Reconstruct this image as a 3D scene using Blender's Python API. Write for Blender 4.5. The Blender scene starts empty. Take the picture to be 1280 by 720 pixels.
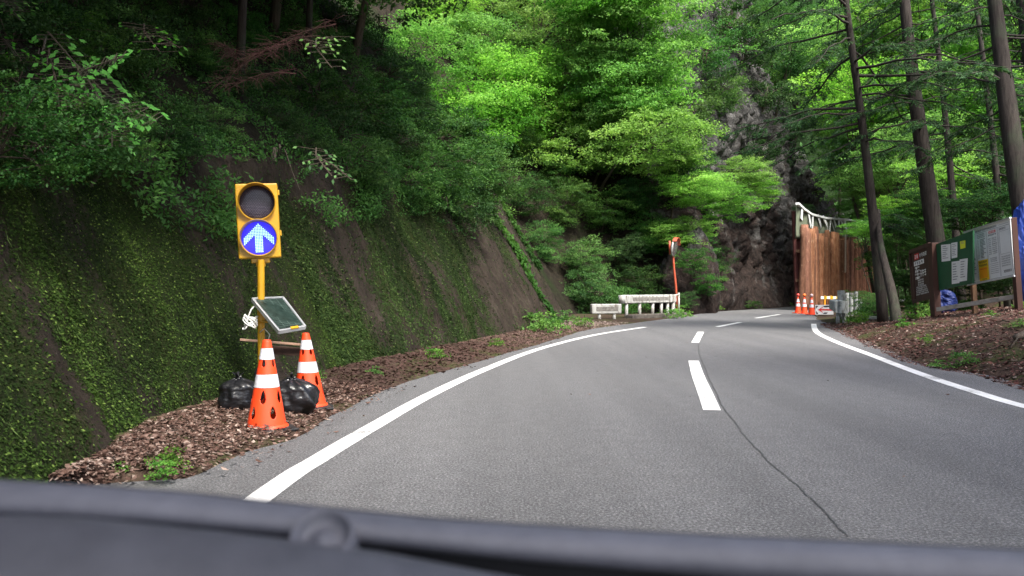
import bpy, bmesh, math, random
import numpy as np
from mathutils import Vector, Matrix

# ------------------------------------------------------------------ camera, world, sun, exposure
S = bpy.context.scene
COL = S.collection
EYE = 1.2
F = 1000.0
cam_d = bpy.data.cameras.new('camera'); cam = bpy.data.objects.new('camera', cam_d); COL.objects.link(cam)
cam.location = (0, 0, EYE); cam.rotation_euler = (math.radians(90), 0, 0)
cam_d.sensor_width = 36; cam_d.lens = 36*F/1280; cam_d.clip_start = 0.05; cam_d.clip_end = 2000
cam_d.dof.use_dof = True; cam_d.dof.focus_distance = 13; cam_d.dof.aperture_fstop = 4.2
S.camera = cam
SUN_EL, SUN_AZ = 55, 150     # azimuth of the sun measured from +Y towards +X
w = bpy.data.worlds.new('World'); S.world = w; w.use_nodes = True
nt = w.node_tree; nt.nodes.clear()
sky = nt.nodes.new('ShaderNodeTexSky'); sky.sky_type = 'NISHITA'; sky.sun_disc = False
sky.sun_elevation = math.radians(SUN_EL); sky.sun_rotation = math.radians(SUN_AZ)
sky.air_density = 1.0; sky.dust_density = 4.0; sky.ozone_density = 1.0
bgn = nt.nodes.new('ShaderNodeBackground'); bgn.inputs[1].default_value = 0.15
wo = nt.nodes.new('ShaderNodeOutputWorld')
nt.links.new(sky.outputs[0], bgn.inputs[0]); nt.links.new(bgn.outputs[0], wo.inputs[0])
sl = bpy.data.lights.new('sun', 'SUN'); sl.energy = 3.0; sl.angle = math.radians(14); sl.color = (1, .97, .9)
so = bpy.data.objects.new('sun', sl); COL.objects.link(so)
el, az = math.radians(SUN_EL), math.radians(SUN_AZ)
sd = Vector((math.sin(az)*math.cos(el), math.cos(az)*math.cos(el), math.sin(el)))
so.rotation_euler = (-sd).to_track_quat('-Z', 'Y').to_euler()
S.view_settings.view_transform = 'Standard'; S.view_settings.look = 'None'
S.view_settings.exposure = 1.5; S.view_settings.gamma = 1
S.render.engine = 'CYCLES'
cy = S.cycles
cy.use_denoising = True
cy.max_bounces = 6; cy.diffuse_bounces = 3; cy.glossy_bounces = 2; cy.transmission_bounces = 4; cy.transparent_max_bounces = 4
cy.use_fast_gi = False; cy.sample_clamp_indirect = 4

rng = np.random.default_rng(7); random.seed(7)

# ------------------------------------------------------------------ helpers
def P(u, v, Y): return Vector(((u-640)/F*Y, Y, EYE-(v-360)/F*Y))
def G(u, v, z=0.0):
    Y = (EYE-z)*F/(v-360.0); return Vector(((u-640)/F*Y, Y, z))

def hash2(ix, iy, seed):
    n = (ix.astype(np.int64)*374761393 + iy.astype(np.int64)*668265263 + seed*1442695041) & 0x7fffffff
    n = ((n ^ (n >> 13))*1274126177) & 0x7fffffff
    return ((n ^ (n >> 16)) & 0xffff)/65535.0
def vnoise(x, y, seed=0):
    x = np.asarray(x, float); y = np.asarray(y, float)
    ix = np.floor(x); iy = np.floor(y); fx = x-ix; fy = y-iy
    fx = fx*fx*(3-2*fx); fy = fy*fy*(3-2*fy)
    a = hash2(ix, iy, seed); b = hash2(ix+1, iy, seed); c = hash2(ix, iy+1, seed); d = hash2(ix+1, iy+1, seed)
    return (a*(1-fx)+b*fx)*(1-fy)+(c*(1-fx)+d*fx)*fy
def fbm(x, y, seed=0, oc=4):
    t = 0; a = .5; s = 0
    for i in range(oc):
        t = t + a*vnoise(np.asarray(x)*2**i, np.asarray(y)*2**i, seed+i*17); s += a; a *= .5
    return t/s*2-1

def tag(o, label=None, cat=None, group=None, kind=None):
    if label: o['label'] = label
    if cat: o['category'] = cat
    if group: o['group'] = group
    if kind: o['kind'] = kind
    return o
def empty(name, loc, label, cat, group=None):
    o = bpy.data.objects.new(name, None); COL.objects.link(o); o.location = loc; o.empty_display_size = .1
    return tag(o, label, cat, group)
def link(name, me, parent=None):
    o = bpy.data.objects.new(name, me); COL.objects.link(o)
    if parent is not None:
        o.parent = parent
        # geometry is in world coordinates: undo the root's offset (a part's own matrix is already the identity)
        if parent.parent is None: o.matrix_parent_inverse = Matrix.Translation(-parent.location)
    return o

class MB:
    """collects geometry in world coordinates"""
    def __init__(s): s.v = []; s.f = []; s.m = []
    def add(s, vs, fs, m=0):
        b = len(s.v); s.v += [tuple(x) for x in vs]
        for f in fs: s.f.append(tuple(b+i for i in f)); s.m.append(m)
    def frame(s, c, ax, ay, az_, sx, sy, sz, m=0, bev=0.0):
        """box centred c with axes; bev chamfers the edges"""
        c = Vector(c); ax = Vector(ax).normalized(); ay = Vector(ay).normalized(); az_ = Vector(az_).normalized()
        if bev <= 0:
            vs = [c+ax*(i*sx/2)+ay*(j*sy/2)+az_*(k*sz/2) for i in (-1, 1) for j in (-1, 1) for k in (-1, 1)]
            s.add(vs, [(0, 1, 3, 2), (4, 6, 7, 5), (0, 4, 5, 1), (2, 3, 7, 6), (0, 2, 6, 4), (1, 5, 7, 3)], m); return
        bm = bmesh.new(); bmesh.ops.create_cube(bm, size=1)
        for v in bm.verts: v.co = Vector((v.co.x*sx, v.co.y*sy, v.co.z*sz))
        bmesh.ops.bevel(bm, geom=list(bm.edges), offset=bev, segments=2, profile=.5, affect='EDGES')
        vs = [c+ax*v.co.x+ay*v.co.y+az_*v.co.z for v in bm.verts]
        s.add(vs, [tuple(v.index for v in f.verts) for f in bm.faces], m); bm.free()
    def box(s, c, sx, sy, sz, m=0, bev=0.0, rz=0):
        ca, sa = math.cos(rz), math.sin(rz)
        s.frame(c, (ca, sa, 0), (-sa, ca, 0), (0, 0, 1), sx, sy, sz, m, bev)
    def beam(s, a, b, wd, th, m=0, bev=0, up=(0, 0, 1)):
        a = Vector(a); b = Vector(b); d = (b-a); L = d.length; d.normalize()
        up = Vector(up); side = d.cross(up)
        if side.length < .01: side = d.cross(Vector((1, 0, 0)))
        side.normalize(); u2 = side.cross(d)
        s.frame((a+b)/2, d, side, u2, L, wd, th, m, bev)
    def tube(s, pts, r, n=8, m=0, cap=True):
        pts = [Vector(p) for p in pts]
        rs = r if hasattr(r, '__len__') else [r]*len(pts)
        b0 = len(s.v); prev = None; vs = []; fs = []
        for i, p in enumerate(pts):
            d = (pts[min(i+1, len(pts)-1)]-pts[max(i-1, 0)])
            if d.length < 1e-9: d = Vector((0, 0, 1))
            d.normalize()
            if prev is None:
                x = d.cross(Vector((0, 0, 1)))
                if x.length < .05: x = d.cross(Vector((1, 0, 0)))
            else: x = prev-d*prev.dot(d)
            x.normalize(); prev = x; y = d.cross(x)
            for k in range(n):
                t = 2*math.pi*k/n
                vs.append(p+(x*math.cos(t)+y*math.sin(t))*rs[i])
        for i in range(len(pts)-1):
            for k in range(n):
                k2 = (k+1) % n
                fs.append((i*n+k, i*n+k2, (i+1)*n+k2, (i+1)*n+k))
        if cap:
            fs.append(tuple(range(n-1, -1, -1))); fs.append(tuple((len(pts)-1)*n+k for k in range(n)))
        s.add(vs, fs, m)
    def lathe(s, c, prof, n=32, m=0, axis=(0, 0, 1), mfun=None):
        """prof list of (r, h) along axis"""
        c = Vector(c); a = Vector(axis).normalized(); x = a.cross(Vector((0, 1, 0)))
        if x.length < .05: x = a.cross(Vector((1, 0, 0)))
        x.normalize(); y = a.cross(x); vs = []
        for (r, h) in prof:
            for k in range(n):
                t = 2*math.pi*k/n; vs.append(c+a*h+(x*math.cos(t)+y*math.sin(t))*r)
        b = len(s.v); s.v += [tuple(q) for q in vs]
        for i in range(len(prof)-1):
            for k in range(n):
                k2 = (k+1) % n
                s.f.append((b+i*n+k, b+i*n+k2, b+(i+1)*n+k2, b+(i+1)*n+k)); s.m.append(mfun(i, k) if mfun else m)
    def blob(s, c, rx, ry, rz, seed=0, amp=.15, fr=3, n=20, m=0, flat=-1):
        vs = []; fs = []; rr = n
        for i in range(rr+1):
            th = math.pi*i/rr
            for k in range(n):
                ph = 2*math.pi*k/n
                d = Vector((math.sin(th)*math.cos(ph), math.sin(th)*math.sin(ph), math.cos(th)))
                q = 1+amp*float(fbm(d.x*fr+d.z*fr*.7+5, d.y*fr+d.z*fr*.9+9, seed, 4))
                z = d.z*rz*q
                if z < flat*rz: z = flat*rz
                vs.append(Vector(c)+Vector((d.x*rx*q, d.y*ry*q, z)))
        for i in range(rr):
            for k in range(n):
                k2 = (k+1) % n; fs.append((i*n+k, (i+1)*n+k, (i+1)*n+k2, i*n+k2))
        s.add(vs, fs, m)
    def build(s, name, mats, parent=None, smooth=False):
        me = bpy.data.meshes.new(name); me.from_pydata(s.v, [], s.f)
        if not isinstance(mats, (list, tuple)): mats = [mats]
        for m in mats: me.materials.append(m)
        if len(mats) > 1: me.polygons.foreach_set('material_index', s.m)
        if smooth: me.polygons.foreach_set('use_smooth', [True]*len(me.polygons))
        me.validate(); me.update()
        return link(name, me, parent)

def np_mesh(name, V, Fq, mat, attrs=None, smooth=False, vattrs=None):
    V = np.asarray(V, np.float32); Fq = np.asarray(Fq, np.int32)
    me = bpy.data.meshes.new(name); nv = len(V); nf, k = Fq.shape
    me.vertices.add(nv); me.vertices.foreach_set('co', V.ravel())
    me.loops.add(nf*k); me.loops.foreach_set('vertex_index', Fq.ravel())
    me.polygons.add(nf); me.polygons.foreach_set('loop_start', np.arange(nf, dtype=np.int32)*k)
    me.polygons.foreach_set('loop_total', np.full(nf, k, np.int32))
    if smooth: me.polygons.foreach_set('use_smooth', np.ones(nf, bool))
    for m in (mat if isinstance(mat, (list, tuple)) else [mat]): me.materials.append(m)
    me.update(calc_edges=True)
    for n_, a in (attrs or {}).items():
        at = me.attributes.new(n_, 'FLOAT', 'FACE'); at.data.foreach_set('value', np.asarray(a, np.float32))
    for n_, a in (vattrs or {}).items():
        at = me.attributes.new(n_, 'FLOAT', 'POINT'); at.data.foreach_set('value', np.asarray(a, np.float32))
    return me

def unit(a): return a/np.maximum(np.linalg.norm(a, axis=-1, keepdims=True), 1e-9)
def leaves(name, C, D, N, L, W, mat, tone=None, bend=.12, seed=1):
    """one small folded leaf per row"""
    r = np.random.default_rng(seed); n = len(C)
    D = unit(D); N = unit(N - D*np.sum(N*D, 1, keepdims=True)); Sd = np.cross(D, N)
    L = np.broadcast_to(np.asarray(L, float), (n,))[:, None]; W = np.broadcast_to(np.asarray(W, float), (n,))[:, None]
    a = C; b = C+D*L*.42+Sd*W*.5-N*L*bend; c = C+D*L-N*L*bend*1.2; d = C+D*L*.42-Sd*W*.5-N*L*bend
    V = np.stack([a, b, c, d], 1).reshape(-1, 3)
    Fq = np.arange(n*4).reshape(n, 4)
    t = r.random(n) if tone is None else np.clip(tone+r.normal(0, .12, n), 0, 1)
    return np_mesh(name, V, Fq, mat, {'tone': t})

# ------------------------------------------------------------------ materials
class MT:
    def __init__(s, name):
        s.m = bpy.data.materials.new(name); s.m.use_nodes = True; s.t = s.m.node_tree
        s.b = s.t.nodes['Principled BSDF']; s.o = s.t.nodes['Material Output']
    def n(s, typ, **k):
        q = s.t.nodes.new('ShaderNode'+typ)
        for a, b in k.items():
            if a.startswith('_'): q.inputs[a[1:].replace('_', ' ')].default_value = b
            else: setattr(q, a, b)
        return q
    def l(s, a, b): s.t.links.new(a, b)
    def coord(s, scale=(1, 1, 1), rot=(0, 0, 0), kind='Object'):
        tc = s.n('TexCoord'); mp = s.n('Mapping'); mp.inputs['Scale'].default_value = scale; mp.inputs['Rotation'].default_value = rot
        s.l(tc.outputs[kind], mp.inputs[0]); return mp.outputs[0]
    def noise(s, co, scale, det=5, rough=.6, dist=0):
        q = s.n('TexNoise'); q.inputs['Scale'].default_value = scale; q.inputs['Detail'].default_value = det
        q.inputs['Roughness'].default_value = rough; q.inputs['Distortion'].default_value = dist
        s.l(co, q.inputs['Vector']); return q.outputs['Fac']
    def ramp(s, fac, stops, interp='LINEAR'):
        q = s.n('ValToRGB'); e = q.color_ramp; e.interpolation = interp
        while len(e.elements) < len(stops): e.elements.new(.5)
        for i, (p, c) in enumerate(stops):
            e.elements[i].position = p; e.elements[i].color = (c[0], c[1], c[2], 1) if hasattr(c, '__len__') else (c, c, c, 1)
        s.l(fac, q.inputs[0]); return q.outputs[0]
    def mix(s, fac, a, b, mode='MIX'):
        q = s.n('Mix', data_type='RGBA', blend_type=mode)
        if hasattr(fac, 'default_value'): s.l(fac, q.inputs[0])
        else: q.inputs[0].default_value = fac
        for x, i in ((a, 6), (b, 7)):
            if hasattr(x, 'default_value') or hasattr(x, 'is_linked'): s.l(x, q.inputs[i])
            else: q.inputs[i].default_value = (x[0], x[1], x[2], 1)
        return q.outputs[2]
    def bump(s, h, strength=.5, dist=.02):
        q = s.n('Bump'); q.inputs['Strength'].default_value = strength; q.inputs['Distance'].default_value = dist
        s.l(h, q.inputs['Height']); s.l(q.outputs[0], s.b.inputs['Normal'])
    def attr(s, name):
        q = s.n('Attribute'); q.attribute_name = name; return q.outputs['Fac']
    def base(s, c):
        if hasattr(c, 'is_linked'): s.l(c, s.b.inputs['Base Color'])
        else: s.b.inputs['Base Color'].default_value = (c[0], c[1], c[2], 1)
    def rough(s, r, spec=.5): s.b.inputs['Roughness'].default_value = r; s.b.inputs['Specular IOR Level'].default_value = spec

def simple(name, c, rough=.5, var=.25, scale=8, spec=.4, metal=0, bump=.15, dirt=None, stretch=(1, 1, 1)):
    t = MT(name); co = t.coord(stretch); f = t.noise(co, scale)
    lo = [x*(1-var) for x in c]; hi = [min(1, x*(1+var)) for x in c]
    col = t.ramp(f, [(.3, lo), (.7, hi)])
    if dirt:
        g = t.ramp(t.noise(co, scale*2.3, 7, .7), [(.48, 0), (.62, 1)]); col = t.mix(g, col, dirt)
    t.base(col); t.rough(rough, spec); t.b.inputs['Metallic'].default_value = metal
    if bump: t.bump(f, bump, .01)
    return t.m

def leafmat(name, stops, trans=.4, rough=.55, tcol=1.5):
    t = MT(name); a = t.attr('tone'); col = t.ramp(a, stops)
    hs = t.n('HueSaturation'); oi = t.n('ObjectInfo').outputs['Random']      # each plant has its own green
    for inp, lo, hi in (('Hue', .482, .508), ('Saturation', .88, 1.05), ('Value', .85, 1.3)):
        mr = t.n('MapRange'); mr.inputs['To Min'].default_value = lo; mr.inputs['To Max'].default_value = hi
        if inp == 'Saturation': wn = t.n('TexWhiteNoise', noise_dimensions='1D'); t.l(oi, wn.inputs['W']); t.l(wn.outputs['Value'], mr.inputs[0])
        elif inp == 'Value': fr = t.n('Math', operation='FRACT'); mu = t.n('Math', operation='MULTIPLY'); mu.inputs[1].default_value = 7.31; t.l(oi, mu.inputs[0]); t.l(mu.outputs[0], fr.inputs[0]); t.l(fr.outputs[0], mr.inputs[0])
        else: t.l(oi, mr.inputs[0])
        t.l(mr.outputs[0], hs.inputs[inp])
    t.l(col, hs.inputs['Color']); col = hs.outputs[0]
    t.base(col); t.rough(max(rough, .35), .12 if rough > .4 else .4)
    tr = t.n('BsdfTranslucent')
    tc = t.mix(1.0, col, (tcol*1.0, tcol*1.02, tcol*.7), 'MULTIPLY'); t.l(tc, tr.inputs[0])
    mx = t.n('MixShader'); mx.inputs[0].default_value = trans
    t.l(t.b.outputs[0], mx.inputs[1]); t.l(tr.outputs[0], mx.inputs[2]); t.l(mx.outputs[0], t.o.inputs[0])
    return t.m

M = {}
M['maple'] = leafmat('maple_leaf', [(0, (.055, .15, .025)), (.5, (.115, .28, .042)), (1, (.21, .40, .085))], .5)
M['mid'] = leafmat('broad_leaf', [(0, (.022, .07, .018)), (.6, (.048, .135, .026)), (1, (.10, .22, .05))], .4)
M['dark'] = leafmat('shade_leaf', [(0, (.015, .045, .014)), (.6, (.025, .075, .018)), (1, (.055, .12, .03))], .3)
M['shiny'] = leafmat('glossy_leaf', [(0, (.025, .14, .015)), (1, (.055, .26, .028))], .4, .5)
M['conifer'] = leafmat('conifer_needles', [(0, (.014, .045, .016)), (.6, (.03, .085, .025)), (1, (.055, .13, .035))], .25)
M['moss'] = leafmat('moss_leaf', [(0, (.012, .023, .006)), (.6, (.030, .058, .012)), (1, (.09, .135, .034))], .2, .9)
M['litter'] = leafmat('dead_leaf', [(0, (.036, .022, .017)), (.45, (.08, .048, .036)), (.8, (.145, .098, .078)), (1, (.30, .24, .20))], .1, .7, 1)
M['redlitter'] = leafmat('needle_litter', [(0, (.035, .018, .014)), (.5, (.085, .040, .030)), (.85, (.15, .088, .066)), (1, (.32, .27, .22))], .05, .75, 1)
M['weed'] = leafmat('weed_leaf', [(0, (.04, .13, .02)), (1, (.13, .28, .05))], .4)
M['brownfern'] = leafmat('dead_fern', [(0, (.08, .04, .03)), (1, (.2, .11, .09))], .2, .8, 1)

def bark(name, lo, hi, sc=6):
    t = MT(name); co = t.coord((1, 1, .12)); f = t.noise(co, sc*3, 8, .7, .4)
    g = t.noise(t.coord(), 1.4, 3)
    c = t.mix(t.ramp(g, [(.5, 0), (.8, 1)]), t.ramp(f, [(.3, lo), (.7, hi)]), (.05, .065, .04))
    t.base(c); t.rough(.9, .2); t.bump(f, .9, .03); return t.m
M['bark'] = bark('cedar_bark', (.015, .012, .011), (.062, .052, .046))
M['twig'] = bark('twig_bark', (.03, .024, .018), (.1, .08, .06), 10)
M['palebark'] = bark('pale_twig_bark', (.09, .07, .055), (.22, .18, .15), 10)
M['redtwig'] = bark('dry_branch_bark', (.09, .04, .035), (.2, .11, .1), 10)

# asphalt
def asphalt():
    t = MT('asphalt'); co = t.coord()
    fine = t.noise(co, 62, 5, .85); big = t.noise(co, .55, 5, .65); mid = t.noise(co, 6, 5, .7)
    vor = t.n('TexVoronoi', feature='F1'); vor.inputs['Scale'].default_value = 70; t.l(co, vor.inputs['Vector'])
    c = t.ramp(fine, [(.39, (.026, .026, .029)), (.49, (.088, .088, .094)), (.57, (.17, .169, .174)), (.65, (.38, .375, .37))])
    c = t.mix(t.ramp(big, [(.3, 0), (.7, .3)]), c, (.115, .112, .112))
    st = t.n('Separation') if False else None
    c2 = t.mix(1.0, c, t.ramp(mid, [(.3, (.86, .86, .86)), (.7, (1.1, 1.1, 1.1))]), 'MULTIPLY')
    # wheel-polished streaks running along the lane
    stre = t.noise(t.coord((1.6, .07, 1), (0, 0, math.radians(-12))), 1.0, 3, .5)
    c2 = t.mix(1.0, c2, t.ramp(stre, [(.35, (.9, .9, .9)), (.65, (1.08, 1.08, 1.08))]), 'MULTIPLY')
    t.base(c2); t.rough(.8, .35)
    ad = t.n('Math', operation='ADD'); t.l(fine, ad.inputs[0]); t.l(vor.outputs['Distance'], ad.inputs[1])
    t.bump(ad.outputs[0], .7, .006); return t.m
M['asphalt'] = asphalt()
def paint():
    t = MT('road_paint'); co = t.coord(); f = t.noise(co, 45, 6, .75); g = t.noise(co, 2.2, 4, .6)
    wear = t.n('Math', operation='MULTIPLY'); t.l(f, wear.inputs[0]); t.l(g, wear.inputs[1])
    c = t.ramp(wear.outputs[0], [(.15, (.2, .2, .2)), (.205, (.6, .6, .59)), (.36, (.76, .76, .76))])
    t.base(c); t.rough(.6, .3); t.bump(f, .3, .004); return t.m
M['paint'] = paint()
M['seam'] = simple('seam_tar', (.05, .05, .052), .6, .5, 30)
M['soil'] = simple('soil', (.045, .03, .022), .95, .5, 3, .1, bump=.6)
def bank_mat():
    t = MT('bank_soil'); co = t.coord(); a = t.noise(co, 1.1, 6, .65); b = t.noise(co, 9, 6, .7)
    c = t.ramp(b, [(.3, (.022, .015, .011)), (.55, (.058, .038, .029)), (.75, (.11, .078, .06))])
    c = t.mix(t.ramp(a, [(.5, 0), (.62, .8)]), c, (.045, .055, .018))
    t.base(c); t.rough(.95, .1); t.bump(b, .9, .04); return t.m
M['bank'] = bank_mat()
def hill_mat():
    t = MT('hill_soil'); co = t.coord(); a = t.noise(co, .5, 6, .7); b = t.noise(co, 4, 8, .75)
    c = t.ramp(b, [(.35, (.010, .009, .007)), (.65, (.035, .028, .02))])
    c = t.mix(t.ramp(a, [(.5, 0), (.65, 1)]), c, (.018, .026, .01))
    t.base(c); t.rough(1, .1); t.bump(b, 1, .15); return t.m
M['hill'] = hill_mat()
M['far'] = simple('far_woodland', (.015, .03, .01), .95, .5, .6, .1, bump=1)
def wall_mat():
    t = MT('mossy_mortar'); ms = t.attr('moss')
    co = t.coord((1, 1, .28)); f = t.noise(co, 3.2, 9, .72); h = t.noise(t.coord(), 38, 6, .75); k = t.noise(co, 14, 6, .7)
    bare = t.ramp(f, [(.3, (.016, .012, .010)), (.55, (.040, .030, .023)), (.8, (.075, .062, .050))])
    bare = t.mix(t.ramp(h, [(.6, 0), (.7, .6)]), bare, (.12, .105, .09))
    moss = t.ramp(h, [(.35, (.005, .009, .003)), (.55, (.016, .028, .006)), (.72, (.05, .07, .017))])
    moss = t.mix(t.ramp(t.noise(co, 1.6, 4), [(.4, 0), (.65, .6)]), moss, (.034, .04, .01))
    ad = t.n('Math', operation='ADD'); t.l(ms, ad.inputs[0])
    sb = t.n('Math', operation='MULTIPLY_ADD'); t.l(k, sb.inputs[0]); sb.inputs[1].default_value = 1.2; sb.inputs[2].default_value = -.6
    t.l(sb.outputs[0], ad.inputs[1])
    c = t.mix(t.ramp(ad.outputs[0], [(.35, 0), (.6, 1)]), bare, moss)
    t.base(c); t.rough(.95, .15)
    s2 = t.n('Math', operation='ADD'); t.l(h, s2.inputs[0]); t.l(k, s2.inputs[1]); t.bump(s2.outputs[0], 1, .05); return t.m
M['wall'] = wall_mat()
def rock_mat():
    t = MT('cliff_rock'); co = t.coord((1, 1, .8)); a = t.noise(co, .5, 10, .75, .2); b = t.noise(co, 2.2, 12, .8, 0)
    g = t.ramp(b, [(.36, (.022, .021, .02)), (.5, (.088, .085, .082)), (.62, (.22, .215, .21))])
    r = t.ramp(b, [(.38, (.014, .011, .010)), (.55, (.055, .038, .033)), (.68, (.13, .10, .09))])
    z = t.n('SeparateXYZ'); t.l(t.n('TexCoord').outputs['Object'], z.inputs[0])
    zz = t.n('MapRange'); zz.inputs['From Min'].default_value = 0; zz.inputs['From Max'].default_value = 12
    zz.inputs['To Min'].default_value = -.16; zz.inputs['To Max'].default_value = .08; t.l(z.outputs[2], zz.inputs[0])
    ad = t.n('Math', operation='ADD'); t.l(a, ad.inputs[0]); t.l(zz.outputs[0], ad.inputs[1])
    c = t.mix(t.ramp(ad.outputs[0], [(.4, 0), (.5, 1)]), r, g)
    w_ = t.noise(co, 4.5, 9, .85); c = t.mix(t.ramp(w_, [(.6, 0), (.68, .8)]), c, (.26, .25, .24))
    t.base(c); t.rough(.9, .2); t.bump(b, 1, .5); return t.m
M['rock'] = rock_mat()

# ------------------------------------------------------------------ the big surfaces
HL = np.array([(-5.5, -14), (-4.2, -8), (-3.1, -2), (-2.72, 2), (-2.6, 5), (-2.8, 6.2), (-2.86, 7.6), (-2.62, 9), (-2.4, 10.9), (-1.6, 14), (-.95, 16.2), (.1, 20), (1.15, 24), (2.15, 28.3),
               (2.0, 31), (3.2, 35), (6.0, 38.2), (7.6, 38.9), (9.4, 40.2), (12.0, 44.0), (15.2, 49), (19.8, 55.5), (27, 66), (40, 86), (60, 112)], float)
seg = np.r_[0, np.cumsum(np.linalg.norm(np.diff(HL, axis=0), axis=1))]
SMAX = seg[-1]
def hpos(s):
    d = .35
    def q(s):
        return np.stack([np.interp(s, seg, HL[:, 0]), np.interp(s, seg, HL[:, 1])], -1)
    p = (q(s-d)+2*q(s)+q(s+d))/4
    t = q(s+1.6)-q(s-1.6); t = unit(t)
    return p, np.stack([-t[..., 1], t[..., 0]], -1)      # left-hand normal = into the hill
sY = lambda y: float(np.interp(y, HL[:, 1], seg))
S_END = float(seg[13])          # end of the mossy wall
S_C0 = float(seg[17])           # the cliff begins
wallH = lambda s: np.interp(s, [0, sY(5), sY(8), sY(11), sY(16), sY(22), S_END], [2.7, 2.6, 2.75, 3.1, 3.7, 4.9, 6.2])
lean = lambda s: np.interp(s, [0, sY(8), sY(16), S_END-1, S_END+1.5, S_C0-1, S_C0+2, sY(56), SMAX], [.42, .45, .5, .56, .75, .7, .2, .15, .3])
brow = lambda s: np.interp(s, [0, S_END-.3, S_END+1.2, S_C0-1, S_C0+2, sY(44), sY(49), sY(51.5), sY(55.5), sY(63), sY(69), SMAX], list([2.7, 6.2, 3.0, 5, 20, 30, 28, 25, 20.5, 13.5, 9.5, 5]))
def hill_pt(s, h):
    """point of the hill surface at path length s, slope height h"""
    s = np.asarray(s, float); h = np.asarray(h, float)
    p, n = hpos(s)
    hb = np.where(s < S_END-.3, wallH(s), brow(s))
    k = lean(s)
    lo = np.minimum(h, hb)*k
    up = np.maximum(h-hb, 0)
    slope = np.interp(s, [0, S_C0, sY(49), sY(62), SMAX], [.85, .85, .5, 1.6, 1.6])
    off = lo+up*slope
    rough_lo = .14*fbm(s*.6, h*.9, 3)+.12*fbm(s*2.2, h*.7, 9, 5)+.05*np.abs(fbm(s*5, h*2.2, 10, 3))
    rough_hi = 1.0*fbm(s*.16, h*.2, 21)+.3*fbm(s*.7, h*.7, 5)
    cl = np.clip((s-S_C0+1)/3, 0, 1)
    crag = 1.7*fbm(s*.13+3, h*.12, 33, 5)+1.5*np.abs(fbm(s*.45, h*.4, 41, 4))+.8*np.abs(fbm(s*1.3, h*1.1, 44, 4))-.5*np.abs(fbm(s*3+h, h*2.4, 45, 2))
    bl = np.clip(up/1.5, 0, 1)
    r = rough_lo*(1-bl)+rough_hi*bl
    r = r*(1-cl)+crag*cl*np.clip(h/2+.15, 0, 1)
    # overhanging ledge of roots at the top of the mortar wall
    r = r-.22*np.exp(-((h-hb+.15)/.28)**2)*(s < S_END)*(0.5+.5*fbm(s*.9, s*0, 77))
    z = h-.03
    xy = p+n*(off+r)[..., None]
    return np.stack([xy[..., 0], xy[..., 1], z+np.zeros_like(off)], -1)

def grid_mesh(name, Pts, mat, vattrs=None):
    a, b = Pts.shape[:2]; idx = np.arange(a*b).reshape(a, b)
    Fq = np.stack([idx[:-1, :-1], idx[1:, :-1], idx[1:, 1:], idx[:-1, 1:]], -1).reshape(-1, 4)
    va = {k: x.ravel() for k, x in (vattrs or {}).items()}
    return np_mesh(name, Pts.reshape(-1, 3), Fq, mat, smooth=True, vattrs=va)

def moss_at(s, h):
    m = .56+.75*fbm(s*.55, h*.35, 55)+.6*fbm(s*2.2, h*.9, 56)
    m = m-.55*np.clip((s-sY(16.5))/6, 0, 1)+.45*np.exp(-((s-sY(22))/1.2)**2)*(h > 2.6)
    top = h/wallH(s)
    m = m-.9*np.clip((top-.72)/.25, 0, 1)*np.clip((s-sY(6.5))/2, 0, 1)*np.clip((sY(17)-s)/3, 0, 1)
    return np.clip(m, 0, 1)

# wall (lower part up to its brow)
ss = np.r_[np.arange(0, sY(3), .25), np.arange(sY(3), sY(17), .06), np.arange(sY(17), S_END-.3, .09), [S_END-.3]]
tt = np.linspace(0, 1, 90)
SS, TT = np.meshgrid(ss, tt, indexing='ij'); HH = TT*wallH(SS)
WP = hill_pt(SS, HH)
me = grid_mesh('mossy_wall', WP, M['wall'], {'moss': moss_at(SS, HH)})
wall = link('mossy_wall', me); tag(wall, 'moss-covered sloping mortar wall rising beside the road shoulder', 'wall')
# hillside above the wall
hh = np.r_[0, np.cumsum(np.linspace(.25, 1.6, 44))]
ss2 = np.arange(0, S_END-.3+.01, (S_END-.3)/120)
A, B = np.meshgrid(ss2, hh, indexing='ij')
HP = hill_pt(A, B+wallH(A)-.02)
o = link('hillside', grid_mesh('hillside', HP, M['hill'])); tag(o, kind='structure')
ss3 = np.r_[np.arange(S_END-.3, S_C0+1, .25), S_C0+1.05]; hh3 = np.r_[np.arange(0, 6, .25), np.arange(6, 42, .8)]
A, B = np.meshgrid(ss3, hh3, indexing='ij')
o = link('hillside', grid_mesh('hillside', hill_pt(A, B), M['hill'])); tag(o, kind='structure')
ss4 = np.r_[np.arange(S_C0+1, sY(60), .16), np.arange(sY(60), SMAX, .8)]; hh4 = np.r_[np.arange(0, 24, .18), np.arange(24, 48, .6)]
A, B = np.meshgrid(ss4, hh4, indexing='ij')
o = link('rock_cliff', grid_mesh('rock_cliff', hill_pt(A, B), M['rock'])); tag(o, kind='structure')

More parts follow.
